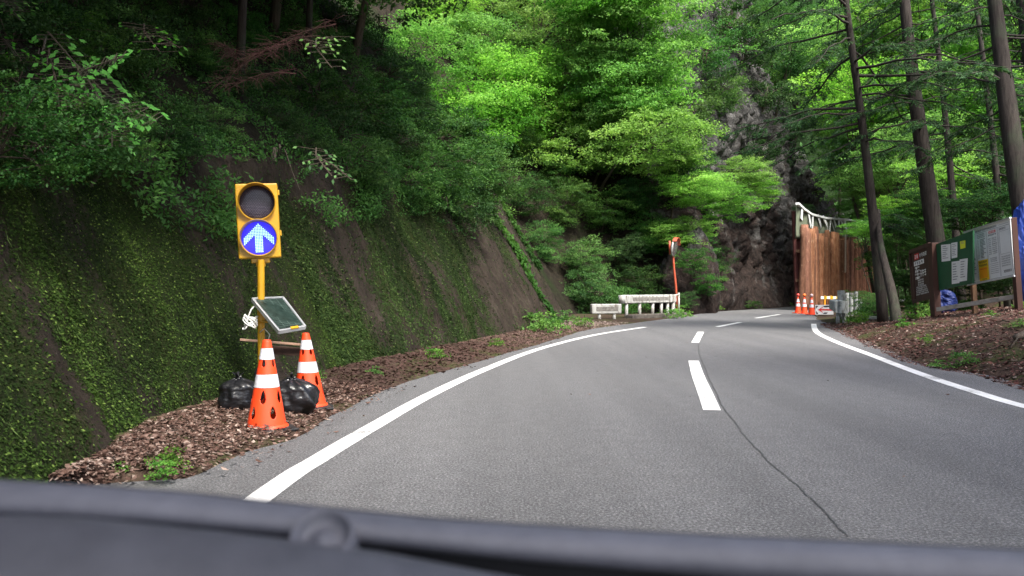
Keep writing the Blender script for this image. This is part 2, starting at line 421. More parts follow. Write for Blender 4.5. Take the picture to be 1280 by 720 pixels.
# right side
RE = np.array([(5.2, -14), (5.6, 0), (6.0, 6), (6.2, 9.7), (6.5, 10.8), (6.45, 11.9), (6.65, 13.5), (7.8, 17.4), (9.5, 23.5), (11.4, 30), (12.9, 34.5), (14.6, 39), (17, 43.4), (31, 65), (43, 84), (62, 112)], float)
edge = lambda y: np.interp(y, RE[:, 1], RE[:, 0])
def ground_r(x, y):
    d = x-edge(y)
    A_ = np.interp(y, [0, 14, 20, 25, 40], [1.0, .95, .75, .28, .15])
    z = A_*(1-np.exp(-np.maximum(d, 0)/2.3*1.05))*1.15
    k = np.interp(y, [0, 20, 28, 45, 70], [7, 7.5, 8, 6.5, 3])
    z = z+np.maximum(d-k, 0)*.62*np.clip((y-8)/10+.3, .3, 1)
    nz = .06*fbm(x*1.3, y*1.3, 61)+.03*fbm(x*5, y*5, 62)
    return z+nz*np.clip(d/.6, 0, 1)-.012
yy = np.r_[np.arange(-14, 7, .6), np.arange(7, 26, .15), np.arange(26, 112, .8)]
dd = np.r_[-.12, np.arange(0, 6, .12), np.arange(6, 70, .8)]
A, B = np.meshgrid(yy, dd, indexing='ij'); X = edge(A)+B
wob = .12*fbm(A*1.1, A*0, 71)*np.clip(1-B/1.0, 0, 1); 
RP = np.stack([X+wob, A, ground_r(X, A)], -1)
o = link('verge_bank', grid_mesh('verge_bank', RP, M['bank'])); tag(o, kind='structure')

# far wooded hill closing the valley
fx_, fa = np.meshgrid(np.linspace(-60, 170, 70), np.linspace(0, 1, 30), indexing='ij')
fz = fa**.8*(105+10*fbm(fx_*.03, fx_*0, 7)); fy = 92+fa*55-.25*np.maximum(fx_-40, 0)+4*fbm(fx_*.08, fa*4, 8)
FP = np.stack([fx_, fy, fz-.5], -1)
tag(link('far_hill', grid_mesh('far_hill', FP[:, ::-1], M['far'])), kind='structure')
rf = np.random.default_rng(31); nf = 60000
ii = rf.integers(0, 69, nf); jj = rf.integers(0, 29, nf); a_, b_ = rf.random(nf)[:, None], rf.random(nf)[:, None]
pf = FP[ii, jj]*(1-a_)*(1-b_)+FP[ii+1, jj]*a_*(1-b_)+FP[ii+1, jj+1]*a_*b_+FP[ii, jj+1]*(1-a_)*b_
lump = fbm(pf[:, 0]*.25, pf[:, 2]*.3, 12); pf[:, 1] -= 2+3*lump; pf[:, 2] += 1.5*lump
me = leaves('woods', pf, rf.normal(size=(nf, 3))+np.array([0, -.3, -.5]), rf.normal(size=(nf, 3))*.6+np.array([0, -.6, 1]), .5+.5*rf.random(nf), .45, M['mid'], np.clip(.5+.6*lump, 0, 1))
tag(link('woods', me), kind='stuff')

# base ground
mb = MB(); mb.add([(-300, -150, -.06), (300, -150, -.06), (300, 500, -.06), (-300, 500, -.06)], [(0, 1, 2, 3)])
tag(mb.build('ground', M['soil']), kind='structure')

# road
LE = [(-3.9, -14), (-3.1, 0), (-2.85, 4.2), (-2.35, 5.0), G(230, 597)[:2], G(300, 566)[:2], G(370, 545)[:2], G(425, 512)[:2], G(500, 479)[:2], G(560, 462)[:2], G(620, 445)[:2], G(680, 428)[:2], G(735, 412)[:2], G(790, 404)[:2], G(850, 396)[:2],
      (10.2, 40.3), (13.0, 44.2), (16.3, 48.9), (20.8, 55.5), (28, 66), (41, 86)]
RR = [tuple(p) for p in RE[1:-1]]
RR = [(5.2, -14)]+RR
def cmr(pts, k=6):
    pts = [Vector((p[0], p[1], 0)) for p in pts]; out = []
    for i in range(len(pts)-1):
        p0 = pts[max(i-1, 0)]; p1 = pts[i]; p2 = pts[i+1]; p3 = pts[min(i+2, len(pts)-1)]
        for j in range(k):
            t = j/k
            out.append(.5*((2*p1)+(-p0+p2)*t+(2*p0-5*p1+4*p2-p3)*t*t+(-p0+3*p1-3*p2+p3)*t**3))
    out.append(pts[-1]); return out
bm = bmesh.new()
ring = [bm.verts.new((p.x, p.y, 0)) for p in cmr(LE)]+[bm.verts.new((p[0]+.15, p[1], 0)) for p in reversed(RR)]
f = bm.faces.new(ring); bmesh.ops.triangulate(bm, faces=[f], ngon_method='EAR_CLIP')
bmesh.ops.recalc_face_normals(bm, faces=bm.faces)
me = bpy.data.meshes.new('road'); bm.to_mesh(me); bm.free()
if me.polygons[0].normal.z < 0: me.flip_normals()
me.materials.append(M['asphalt']); tag(link('road', me), kind='structure')

def strip(name, pts, wd, mat, z=.004, jag=0):
    c = pts; mb = MB(); vs = []
    for i, p in enumerate(c):
        d = (c[min(i+1, len(c)-1)]-c[max(i-1, 0)]).normalized(); s_ = Vector((d.y, -d.x, 0))
        w2 = wd/2*(1+jag*random.uniform(-1, 1))
        vs += [Vector((p.x, p.y, z))-s_*w2, Vector((p.x, p.y, z))+s_*w2]
    mb.add(vs, [(2*i, 2*i+1, 2*i+3, 2*i+2) for i in range(len(c)-1)])
    return tag(mb.build(name, mat), kind='structure')
lw = .162
strip('road_line', cmr([(-1.75, -8), (-1.6, 0)]+[G(*q)[:2] for q in [(322, 625), (400, 573), (469, 532), (537, 494), (606, 462), (675, 436), (744, 418.7), (806, 409)]], 10), lw, M['paint'])
strip('road_line', cmr([(5.1, -8), (5.0, 2), (5.1, 6)]+[G(*q)[:2] for q in [(1278, 507.5), (1222, 491), (1178, 477), (1133, 461), (1089, 444), (1044, 427), (1021, 415), (1017, 405)]], 10), lw, M['paint'])
for a in ([(890, 513), (881, 490), (872, 468), (867, 451)], [(869, 428.5), (876, 415)], [(897, 408.5), (925, 403)], [(945, 397.7), (975, 393)]):
    strip('road_line', cmr([G(*q)[:2] for q in a], 8), .17, M['paint'])
sp = cmr([G(*q)[:2] for q in [(1062, 672), (1000, 610), (962, 577), (932, 546), (907, 513), (892, 484), (882, 462), (873, 436), (879, 420), (900, 411), (930, 404), (970, 395)]], 60)
for i, p in enumerate(sp):
    p.x += .02*float(fbm(p.y*3, 0, 5))+.006*random.uniform(-1, 1)
strip('road_joint', sp, .0085, M['seam'], .005, .6)
for q in ([(735, 455), (700, 520), (690, 560)],):
    pass
for q in ([(940, 408), (1010, 409.5), (1050, 411)], [(845, 411.5), (900, 413)]):
    sp = cmr([G(*a)[:2] for a in q], 30)
    for p in sp: p.y += .1*float(fbm(p.x*2, 3, 5))
    strip('road_joint', sp, .035, M['seam'], .005, .6)

# left verge (earth between the asphalt and the wall)
vy = np.arange(-6, 36, .12); LEa = np.array([(p.x, p.y) for p in cmr(LE)])
lx = np.interp(vy, LEa[:, 1], LEa[:, 0]); wx = np.interp(vy, HL[:, 1], HL[:, 0])-.25
tt = np.linspace(-.05, 1, 16); A, B = np.meshgrid(np.arange(len(vy)), tt, indexing='ij')
Yv = vy[A]; Xv = (lx[A]+.05*fbm(Yv*1.5, Yv*0, 81)*(B < .1))*(1-B)+wx[A]*B
def verge_z(t, y, x): return .012+np.clip(t, 0, 1)**.7*(.10+.05*np.exp(-((y-5.9)/1.0)**2))+.015*fbm(x*6, y*6, 82)*np.clip(t, 0, 1)-.03*(t < 0)
VP = np.stack([Xv, Yv, verge_z(B, Yv, Xv)], -1)
tag(link('verge', grid_mesh('verge', VP, M['bank'])), kind='structure')

# ------------------------------------------------------------------ surface lookups
gs, gh = np.meshgrid(np.arange(0, SMAX, .3), np.arange(0, 40, .3), indexing='ij')
HS = hill_pt(gs, gh).reshape(-1, 3); GS = gs.ravel(); GH = gh.ravel()
ok = HS[:, 1] > 2
HS = HS[ok]; GS = GS[ok]; GH = GH[ok]
HU = 640+HS[:, 0]/HS[:, 1]*F; HV = 360-(HS[:, 2]-EYE)/HS[:, 1]*F
def ray_hill(u, v):
    d = np.hypot(HU-u, HV-v); c = np.where(d < 12)[0]
    if len(c) == 0: c = np.array([int(np.argmin(d))])
    i = c[np.argmin(HS[c, 1])]; return HS[i]
def hill_z(x, y):
    d = np.hypot(HS[:, 0]-x, HS[:, 1]-y); c = np.where(d < .5)[0]
    if len(c) == 0: return float(HS[int(np.argmin(d)), 2])
    return float(HS[c, 2].min())

# ------------------------------------------------------------------ foliage
def crown_mesh(name, R, H, ncl, nl, mat, size, seed, flat=.25, clr=.8, droop=.25, twig=M['twig'], narrow=.55):
    r = np.random.default_rng(seed)
    d = unit(r.normal(size=(ncl, 3))); rad = r.random(ncl)**.35
    C = d*rad[:, None]*np.array([R, R, H])
    C[:, :2] *= (1+.35*fbm(d[:, 0]*2+9, d[:, 2]*3+4, seed))[:, None]
    cr = clr*(.55+.9*r.random(ncl)); tone = np.clip(.45+.25*r.normal(size=ncl), 0, 1)
    k = r.integers(0, ncl, nl)
    a = r.random(nl)*2*np.pi; q = np.sqrt(r.random(nl))
    out = np.stack([np.cos(a), np.sin(a), np.zeros(nl)], 1)
    ns = 9      # every clump is a handful of small tilted sprays with gaps between them
    sa = r.random((ncl, ns))*2*np.pi; sq = r.random((ncl, ns))**.6; j = r.integers(0, ns, nl)
    so_ = np.stack([np.cos(sa)*sq, np.sin(sa)*sq, -droop*sq**2+.35*flat*r.normal(size=(ncl, ns))], -1)
    tilt = r.normal(size=(ncl, ns, 2))*.35; rs = cr[k]*(.22+.26*r.random((ncl, ns))[k, j])
    P_ = C[k]+so_[k, j]*cr[k][:, None]
    dx = out[:, 0]*q*rs; dy = out[:, 1]*q*rs
    P_[:, 0] += dx; P_[:, 1] += dy; P_[:, 2] += dx*tilt[k, j, 0]+dy*tilt[k, j, 1]-.15*q*rs+r.normal(size=nl)*rs*.16
    tone2 = r.normal(size=(ncl, ns))*.16
    # gaps
    D = out+r.normal(size=(nl, 3))*.55; D[:, 2] -= .25
    N = np.array([0, 0, 1.])+r.normal(size=(nl, 3))*.5+out*.3
    L = size*(.6+.8*r.random(nl))
    me = leaves(name, P_, D, N, L, L*narrow, mat, tone[k]+tone2[k, j], seed=seed)
    # twigs from the centre to clumps
    return me, C, cr
PROTO = {}
def proto(key, *a, **k): PROTO[key] = crown_mesh(key, *a, **k)
proto('maple0', 2.6, 2.0, 70, 17000, M['maple'], .13, 11, clr=.95)
proto('maple1', 2.9, 2.3, 80, 18000, M['maple'], .13, 12, clr=.9)
proto('maple2', 2.2, 2.6, 64, 15000, M['maple'], .12, 13, clr=.85)
proto('mid0', 2.4, 2.0, 66, 15000, M['mid'], .12, 21, clr=.85)
proto('mid1', 2.1, 2.2, 60, 14000, M['mid'], .11, 22, clr=.8)
proto('dark0', 2.4, 2.2, 64, 13000, M['dark'], .13, 31, clr=.9)
proto('bush0', 1.0, .8, 40, 6500, M['mid'], .065, 41, clr=.38)
proto('bush1', 1.1, .7, 36, 5200, M['dark'], .07, 42, clr=.42)
proto('bush2', .9, .9, 36, 5200, M['dark'], .055, 43, clr=.36)
proto('weed0', .28, .16, 14, 420, M['weed'], .05, 51, clr=.12)
proto('weed1', .35, .2, 16, 520, M['weed'], .06, 52, clr=.14)

def add_tree(name, C, key, scale, foot, label, cat, group=None, rz=None, limbs=9, tr=.09, seed=0, squash=1, barkm='twig'):
    """crown at C (world), trunk from foot; the crown mesh is shared"""
    r = random.Random(seed*7+int(C[0]*10)+int(C[2]*13))
    me, cc, cr = PROTO[key]
    C = Vector(C); foot = Vector(foot)
    root = empty(name, foot, label, cat, group)
    rz = r.uniform(0, 6.28) if rz is None else rz
    c = bpy.data.objects.new('crown', me); COL.objects.link(c); c.parent = root
    c.location = C-foot; c.rotation_euler = (r.uniform(-.12, .12), r.uniform(-.12, .12), rz); c.scale = (scale, scale, scale*squash)
    mb = MB(); L = (C-foot).length
    mid = foot.lerp(C, .5)+Vector((r.uniform(-.1, .1)*L, r.uniform(-.1, .1)*L, .08*L))
    tr = tr*scale
    tp = [foot-Vector((0, 0, .15)), foot.lerp(mid, .5)+Vector((0, 0, .04*L)), mid, mid.lerp(C, .6), C+Vector((0, 0, .4*scale))]
    mb.tube(tp, [tr, tr*.85, tr*.7, tr*.5, tr*.2], 7)
    ca, sa = math.cos(rz), math.sin(rz)
    ids = r.sample(range(len(cc)), min(limbs*3, len(cc)))
    for j in ids:
        q = cc[j]*scale; q = Vector((q[0]*ca-q[1]*sa, q[0]*sa+q[1]*ca, q[2]*squash))+C
        st = mid.lerp(C, r.random()) if L > 1 else C.lerp(foot, r.random()*.6)
        m1 = st.lerp(q, .5)+Vector((r.uniform(-.15, .15)*scale, r.uniform(-.15, .15)*scale, .1*scale))
        mb.tube([st, m1, q], [tr*.4, tr*.25, tr*.08], 4, cap=False)
    mb.build('trunk', M[barkm], root, smooth=True)
    return root

def on_hill(u, v, key, scale, back, label, cat, group=None, name='hillside_tree', drop=None, **k):
    """a plant rooted on the hill whose crown shows about (u, v)"""
    p = ray_hill(u, v); dirv = np.array([(u-640)/F, 1, (360-v)/F])
    C = np.array([0, 0, EYE])+dirv*(p[1]-back)
    n = np.array([-1, 0.35, 0]) if p[1] < 36 else np.array([-.6, .8, 0])
    t = .4+.25*scale
    x, y = C[0]+n[0]*t, C[1]+n[1]*t
    for _ in range(30):
        z = hill_z(x, y)
        if z > C[2]-3.2*scale*(1.0 if drop is None else drop) or z > C[2]-.2: break
        x += n[0]*.35; y += n[1]*.35
    z = hill_z(x, y)
    z = min(z, C[2]-.1)
    return add_tree(name, C, key, scale, (x, y, z), label, cat, group, **k)

R_ = random.Random(5)
# bright maples over the road bend
mp = [(610, 60), (680, 30), (745, 55), (560, 20), (640, 120), (715, 120), (790, 110), (800, 40), (770, 175), (820, 175), (690, 180), (812, 100), (590, 150), (530, 70), (640, -20), (760, -10), (805, -20)]
for i, (u, v) in enumerate(mp):
    on_hill(u, v, 'maple%d' % (i % 3), R_.uniform(.85, 1.15), R_.uniform(1.5, 3.2), 'bright green leafy tree overhanging the dark slope above the bend', 'tree', 'bright green trees on the slope above the bend', seed=i)
for i, (u, v, b) in enumerate([(870, 235, 2.5), (925, 215, 3.2), (945, 235, 3.5), (850, 290, 1.5), (905, 250, 2.8)]):
    on_hill(u, v, 'maple%d' % (i % 3), .62, b, 'fresh green maple leaning out in front of the grey rock cliff', 'tree', 'maples leaning out from the cliff foot', name='maple_tree', seed=30+i, squash=.7)
# darker trees under them and in the recess behind the guardrail
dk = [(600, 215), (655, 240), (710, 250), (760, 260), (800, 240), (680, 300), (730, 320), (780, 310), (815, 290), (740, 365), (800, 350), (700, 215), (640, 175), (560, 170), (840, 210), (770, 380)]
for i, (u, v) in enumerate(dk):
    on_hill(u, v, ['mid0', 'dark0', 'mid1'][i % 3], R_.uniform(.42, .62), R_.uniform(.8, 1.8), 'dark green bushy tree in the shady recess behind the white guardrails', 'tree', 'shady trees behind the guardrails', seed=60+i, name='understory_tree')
# hillside bushes over the wall, left
bs = [(30, 110), (75, 40), (130, 70), (190, 110), (20, 20), (240, 60), (215, 170), (290, 110), (340, 60), (180, 20), (400, 120), (430, 170), (470, 130), (455, 200), (500, 180), (540, 210), (520, 140), (575, 200), (410, 60), (480, 60), (60, 170), (140, 160), (380, 180), (545, 245), (600, 235), (300, 30), (350, 150), (10, 160), (580, 265), (100, 15), (150, 40), (270, 75), (330, 110), (370, 30), (440, 30), (20, 70), (230, 15), (260, 150), (490, 90), (520, 100), (455, 150), (560, 225), (515, 225), (395, 150)]
for i, (u, v) in enumerate(bs):
    bright = i % 3 == 0 and u > 380
    on_hill(u, v, 'bush0' if (bright or i % 4 == 1) else ['bush1', 'bush2'][i % 2], R_.uniform(.65, 1.1)*(1 if u > 380 else .62), R_.uniform(.2, .6), 'small leafy shrub hanging over the top of the mossy wall', 'shrub', 'shrubs along the top of the mossy wall', seed=100+i, name='overhanging_shrub', tr=.05, limbs=6)
# tall canopy on the hill above the frame: it shades the slope
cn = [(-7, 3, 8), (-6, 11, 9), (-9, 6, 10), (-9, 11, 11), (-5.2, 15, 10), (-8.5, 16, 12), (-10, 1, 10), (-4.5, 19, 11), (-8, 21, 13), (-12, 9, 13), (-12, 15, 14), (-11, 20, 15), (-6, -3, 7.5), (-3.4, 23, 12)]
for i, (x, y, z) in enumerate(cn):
    add_tree('shading_tree', (x, y, z), ['dark0', 'mid0'][i % 2], R_.uniform(1.1, 1.4), (x-1.3, y+.3, min(hill_z(x-1.3, y+.3), z-2)), 'tall dark tree on the slope above the mossy wall', 'tree', 'tall trees shading the slope above the wall', seed=200+i, tr=.11)
for i, (x, y, z) in enumerate([(-4.2, 3, 8.5), (-3.9, 7, 9.2), (-3.0, 10.5, 10.2), (-4.2, -1, 9), (-2.5, -7, 12), (1.5, -8, 13), (5.5, -9, 14), (-5, -6, 10), (9.5, -2, 12), (-2.4, 14.5, 11), (8, -7, 13), (4, -14, 19), (0, -13, 18), (8.5, -13, 19), (11, 3, 14)]):  # unseen trees, added to keep sun and sky off the near road and wall
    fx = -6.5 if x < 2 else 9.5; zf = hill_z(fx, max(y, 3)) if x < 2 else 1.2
    add_tree('shading_tree', (x, y, z), 'dark0', R_.uniform(1.15, 1.4), (fx, y+.5, min(zf, z-2)), 'unseen high tree added to shade the near road and wall', 'tree', 'unseen trees added to shade the near road', seed=260+i, tr=.1)
# dark slim trunks standing in the gloom at the top of the slope
for i, (u, v0, Y) in enumerate([(298, 120, 14), (380, 60, 16)]):
    p = ray_hill(u, v0); root = empty('slope_tree', p, 'slim dark trunk standing in the gloom above the mossy wall', 'tree', 'slim dark trunks above the mossy wall')
    mb = MB(); p = Vector(p); mb.tube([p-Vector((0, 0, .3)), p+Vector((.1, .1, 3)), p+Vector((.05, .1, 9))], [.085, .075, .05], 8); mb.build('trunk', M['bark'], root, smooth=True)
    c = bpy.data.objects.new('crown', PROTO['dark0'][0]); COL.objects.link(c); c.parent = root; c.location = (.05, .1, 9); c.scale = (.8, .8, .9); c.rotation_euler.z = i

# ------------------------------------------------------------------ moss leaflets on the wall
def surf_scatter(n, s0, s1, h0, h1, seed, dens):
    r = np.random.default_rng(seed); s = s0+(s1-s0)*r.random(n); t = r.random(n); h = (h0+(h1-h0)*t)*wallH(s)
    keep = r.random(n) < dens(s, h); s, h = s[keep], h[keep]
    e = .03; p = hill_pt(s, h); ps = hill_pt(s+e, h)-p; ph = hill_pt(s, h+e)-p
    N = unit(np.cross(ps, ph)); N = np.where(N[:, :1] < 0, -N, N)
    return p, N, unit(ph), s, h, r
p, N, T, s_, h_, r = surf_scatter(260000, sY(3.2), sY(13), 0, 1, 5, lambda s, h: np.clip(moss_at(s, h)*1.3-.25, 0.02, 1)*np.interp(s, [sY(3.2), sY(5), sY(13)], [.5, 1, .6]))
D = -T+r.normal(size=p.shape)*.7+N*.3
me = leaves('moss', p+N*.004, D, N+r.normal(size=p.shape)*.45, .011+.02*r.random(len(p)), .008+.011*r.random(len(p)), M['moss'], np.where(r.random(len(p)) < .1, .95, np.clip(.12+.8*fbm(s_*1.7, h_*1.2, 8), 0, 1)))
tag(link('moss', me), kind='stuff')
p, N, T, s_, h_, r = surf_scatter(170000, sY(11), S_END-.3, 0, 1, 6, lambda s, h: np.clip(moss_at(s, h)*1.3-.1, 0.03, 1))
D = -T+r.normal(size=p.shape)*.6+N*.4
me = leaves('moss', p+N*.004, D, N+r.normal(size=p.shape)*.5, .022+.035*r.random(len(p)), .014+.016*r.random(len(p)), M['moss'], np.where(r.random(len(p)) < .08, .9, np.clip(.22+.8*fbm(s_*1.2, h_*.6, 8), 0, 1)))
tag(link('moss', me), kind='stuff')
# undergrowth on the slope above the wall
r = np.random.default_rng(44); n = 150000; s = sY(3)+(S_END-.5-sY(3))*r.random(n); h = wallH(s)-1.1+7.9*r.random(n)**1.3
dn_ = fbm(s*.9, h*.9, 14)+.4*fbm(s*3, h*3, 15)
k_ = dn_ > np.where(h < wallH(s)-.1, .12+.35*(wallH(s)-h), np.where(s < sY(9), .05, -.05)); s, h, dn_ = s[k_], h[k_], dn_[k_]; p = hill_pt(s, h); n = len(p)
N = np.stack([np.full(n, .5), np.full(n, -.3), np.full(n, .8)], 1)
p = p+unit(np.stack([np.full(n, .8), np.full(n, -.3), np.full(n, .5)], 1))*(r.random(n)[:, None]*.45*np.clip(dn_+.3, 0, 1)[:, None])
me = leaves('undergrowth', p, N*.3+r.normal(size=(n, 3))*.7-np.array([0, 0, .3]), N+r.normal(size=(n, 3))*.5, .035+.06*r.random(n), .03, M['mid'], np.clip(.45+.5*fbm(s*2, h*2, 16), 0, 1))
tag(link('undergrowth', me), kind='stuff')
# thin grass blades and roots hanging on the wall
p, N, T, s_, h_, r = surf_scatter(5200, sY(4), S_END-.5, .05, 1, 9, lambda s, h: .35+.65*(h > wallH(s)*.7))
D = N*.9-T*.6+r.normal(size=p.shape)*.5
me = leaves('grass', p, D, T+N*.3, .08+.12*r.random(len(p)), .006, M['moss'], .7, bend=.25)
tag(link('grass', me), kind='stuff')
# ivy trailing down the end of the wall
def ivy(sc, hs, wid, n, seed, nm, label, size=.11, m='mid'):
    r = np.random.default_rng(seed); t = r.random(n); h = hs[0]+(hs[1]-hs[0])*t
    c = np.interp(h, np.linspace(hs[0], hs[1], len(sc)), sc); s = c+r.normal(size=n)*wid*(.5+.5*np.abs(np.sin(h*2.3+seed)))
    s = np.minimum(s, S_END-.35); p = hill_pt(s, h); e = .05
    N = unit(np.cross(hill_pt(s+e, h)-p, hill_pt(s, h+e)-p)); N = np.where(N[:, :1] < 0, -N, N)
    T = unit(hill_pt(s, h+e)-p)
    me = leaves(nm, p+N*(.03+.12*r.random((n, 1))), -T+r.normal(size=p.shape)*.5, N+r.normal(size=p.shape)*.35, size*(.7+.6*r.random(n)), size*.75, M[m], None, seed=seed)
    root = empty(nm, Vector(hill_pt(np.array([sc[0]]), np.array([hs[0]]))[0]), label, 'creeper'); link('foliage', me, root)
    mb = MB()
    for q in range(4):
        hq = np.linspace(hs[0], hs[1], 12); sq = np.minimum(np.interp(hq, np.linspace(hs[0], hs[1], len(sc)), sc)+wid*.6*fbm(hq*1.3+q*7, hq*0, q), S_END-.35)
        pts = hill_pt(sq, hq); mb.tube([Vector(a)+Vector((.03, -.03, 0)) for a in pts], .012, 4)
    mb.build('stem', M['twig'], root)
ivy([S_END-.7, S_END-.7, S_END-.9, S_END-1.6], (1.9, 6.2), .35, 2600, 3, 'ivy', 'ivy trailing down the far edge of the mossy wall', .13)
ivy([S_END-3.3, S_END-3.6, S_END-3.4, S_END-4.0], (.1, 4.2), .28, 1500, 4, 'ivy', 'narrow ivy strand climbing the bare brown part of the wall', .11)

# hanging vines / dry branches
def vine(name, u, v, back, drop, label, n=5, mk='palebark', spread=.4, seed=1, cat='vine'):
    r = random.Random(seed); p = Vector(ray_hill(u, v)); d = Vector(((u-640)/F, 1, (360-v)/F)); C = Vector((0, 0, EYE))+d*(p.y-back)
    root = empty(name, p, label, cat); mb = MB()
    mb.tube([p, p.lerp(C, .5)+Vector((0, 0, .1)), C], .014, 5)
    for i in range(n):
        q = C+Vector((r.uniform(-.1, .1), r.uniform(-.1, .1), 0)); pts = [q]; vel = Vector((r.uniform(-1, 1)*spread, r.uniform(-.5, .3)*spread, -.6))
        for k in range(9):
            vel += Vector((r.uniform(-.35, .35)*spread, r.uniform(-.3, .3)*spread, -.12)); pts.append(pts[-1]+vel.normalized()*drop/9)
        mb.tube(pts, [.007*(1-.08*k) for k in range(10)], 4)
    mb.build('stem', M[mk], root)
vine('hanging_vine', 55, 60, .5, 1.0, 'pale bare vine stems dangling over the moss beside the bright twig', 4, seed=3)
vine('hanging_vine', 350, 185, .35, .7, 'thin bare vines hanging over the brown top of the wall', 7, seed=4)
vine('hanging_vine', 435, 195, .35, .8, 'thin dry roots dangling below the shrubs behind the signal', 6, seed=5)
vine('hanging_vine', 320, 250, .25, .9, 'curling dry vine arcing on the wall behind the signal head', 5, seed=6, spread=.7)
# big-leaf spray, upper left
def leafy_spray(name, pts, nl, size, mat, label, stemm='twig', seed=2, spread=.2, cat='branch'):
    r = np.random.default_rng(seed); root = empty(name, Vector(pts[0][0]), label, cat); mb = MB(); Cs = []; Ds = []
    for line in pts:
        L = [Vector(q) for q in line]; mb.tube(L, [.008-.005*i/len(L) for i in range(len(L))], 5)
        for i in range(len(L)-1):
            for j in range(nl):
                t = (j+r.random())/nl; q = L[i].lerp(L[i+1], t); side = 1 if j % 2 else -1; d = (L[i+1]-L[i]).normalized()
                sd_ = d.cross(Vector((.3, -.6, 1))).normalized()*side
                dd_ = (sd_*1.0+d*.8+Vector((0, 0, -.45))+Vector(r.normal(size=3))*.3).normalized()
                st = q+sd_*r.random()*spread; mb.tube([q, st], .003, 3, cap=False)
                Cs.append(st); Ds.append(dd_)
    Cs = np.array([tuple(c) for c in Cs]); Ds = np.array([tuple(c) for c in Ds]); n = len(Cs)
    me = leaves('leaves', Cs, Ds, np.array([.2, -1.0, .6])+r.normal(size=(n, 3))*.3, size*(.7+.6*r.random(n)), size*.55, M[mat], None, seed=seed, bend=.1)
    link('foliage', me, root); mb.build('stem', M[stemm], root); return root
Yb = 6.4
leafy_spray('leafy_branch', [[P(60, 40, Yb+.5), P(95, 80, Yb+.1), P(130, 115, Yb), P(165, 140, Yb-.1), P(197, 150, Yb-.1)], [P(95, 80, Yb+.2), P(110, 120, Yb), P(100, 160, Yb), P(90, 195, Yb-.1)], [P(110, 100, Yb), P(140, 150, Yb-.1), P(140, 185, Yb-.2)],
             [P(60, 60, Yb+.3), P(72, 110, Yb), P(75, 150, Yb)], [P(100, 90, Yb), P(140, 75, Yb), P(155, 70, Yb)], [P(90, 120, Yb), P(120, 140, Yb), P(135, 165, Yb)], [P(70, 100, Yb), P(95, 130, Yb-.1), P(105, 150, Yb-.1)]], 14, .075, 'shiny', 'glossy bright green leafy branch hanging over the moss high on the wall', seed=4)
for i, (a, b) in enumerate([((180, 40), (225, 60)), ((0, 45), (30, 80)), ((395, 195), (440, 225)), ((5, 0), (30, 15)), ((395, 60), (415, 45))]):
    leafy_spray('leafy_branch', [[P(a[0], a[1]-10, 7.6), P(*a, 7.3), P((a[0]+b[0])/2, (a[1]+b[1])/2-3, 7.2), P(*b, 7.1)], [P(*a, 7.3), P(a[0]+20, a[1]+25, 7.2)]], 7, .05, 'maple' if i == 4 else ('shiny' if i in (0, 1) else 'mid'),
                ['small lit leafy sprig amid the dark bushes above the wall', 'low leafy sprig at the edge of the dark bushes beside pale vines', 'leafy sprig drooping over brown mortar near the signal head', 'sprig of pointed leaves in the topmost corner over the bushes', 'lone pale green sprig near the dry reddish branch'][i], seed=10+i)
# dry reddish conifer branch
def dry_branch():
    a = P(245, 118, 12); root = empty('dry_branch', a, 'dead reddish brown feathery branch drooping in the dark above the signal', 'branch'); mb = MB(); r = random.Random(3)
    for (u0, v0, u1, v1) in [(420, 30, 300, 85), (300, 85, 280, 62), (400, 45, 330, 75), (370, 92, 280, 115), (340, 60, 275, 112)]:
        p0 = P(u0, v0, 12); p1 = P(u1, v1, 11.6); pts = [p0.lerp(p1, t/6)+Vector((0, 0, .12*math.sin(t/6*3.1))) for t in range(7)]
        mb.tube(pts, [.011-.0013*i for i in range(7)], 5)
        for k in range(90):
            q = p0.lerp(p1, r.random())+Vector((0, 0, .08)); e = q+Vector((r.uniform(-.3, .25), r.uniform(-.2, .2), r.uniform(-.2, .1)))
            mb.tube([q, q.lerp(e, .5)+Vector((0, 0, .03)), e], [.004, .003, .002], 3, cap=False)
    mb.build('stem', M['redtwig'], root)
dry_branch()

# ------------------------------------------------------------------ litter
def litter(name, n, fn, mat, L, seed, wfac=.6, curl=.18):
    r = np.random.default_rng(seed); p = fn(r, n); n = len(p)
    a = r.random(n)*6.283; D = np.stack([np.cos(a), np.sin(a), r.normal(size=n)*.22], 1); N = np.array([0, 0, 1.])+r.normal(size=(n, 3))*.38
    l = L*(.3+1.1*r.random(n)**1.5); me = leaves(name, p, D, N, l, l*wfac*(.6+.7*r.random(n)), mat, None, bend=curl, seed=seed)
    return tag(link(name, me), kind='stuff')
def left_pts(y0, y1, out=.0, dens=None):
    def fn(r, n):
        y = y0+(y1-y0)*r.random(n)**1.3; a = np.interp(y, LEa[:, 1], LEa[:, 0]); b = np.interp(y, HL[:, 1], HL[:, 0])
        t = r.random(n)*1.06-.03; x = a*(1-t)+b*t; z = verge_z(t, y, x)+.004+.02*r.random(n)
        x = x+np.where(r.random(n) < .05, r.random(n)*.35, 0)
        z = np.where(t < .02, .012+.01*r.random(n), z)
        keep = (fbm(x*2.2, y*2.2, 91) > -.6) | (y > 7)
        return np.stack([x, y, z], 1)[keep]
    return fn
litter('leaf_litter', 19000, left_pts(4.6, 9.5), M['litter'], .042, 1)
litter('leaf_litter', 11000, left_pts(8.5, 27), M['litter'], .065, 2)
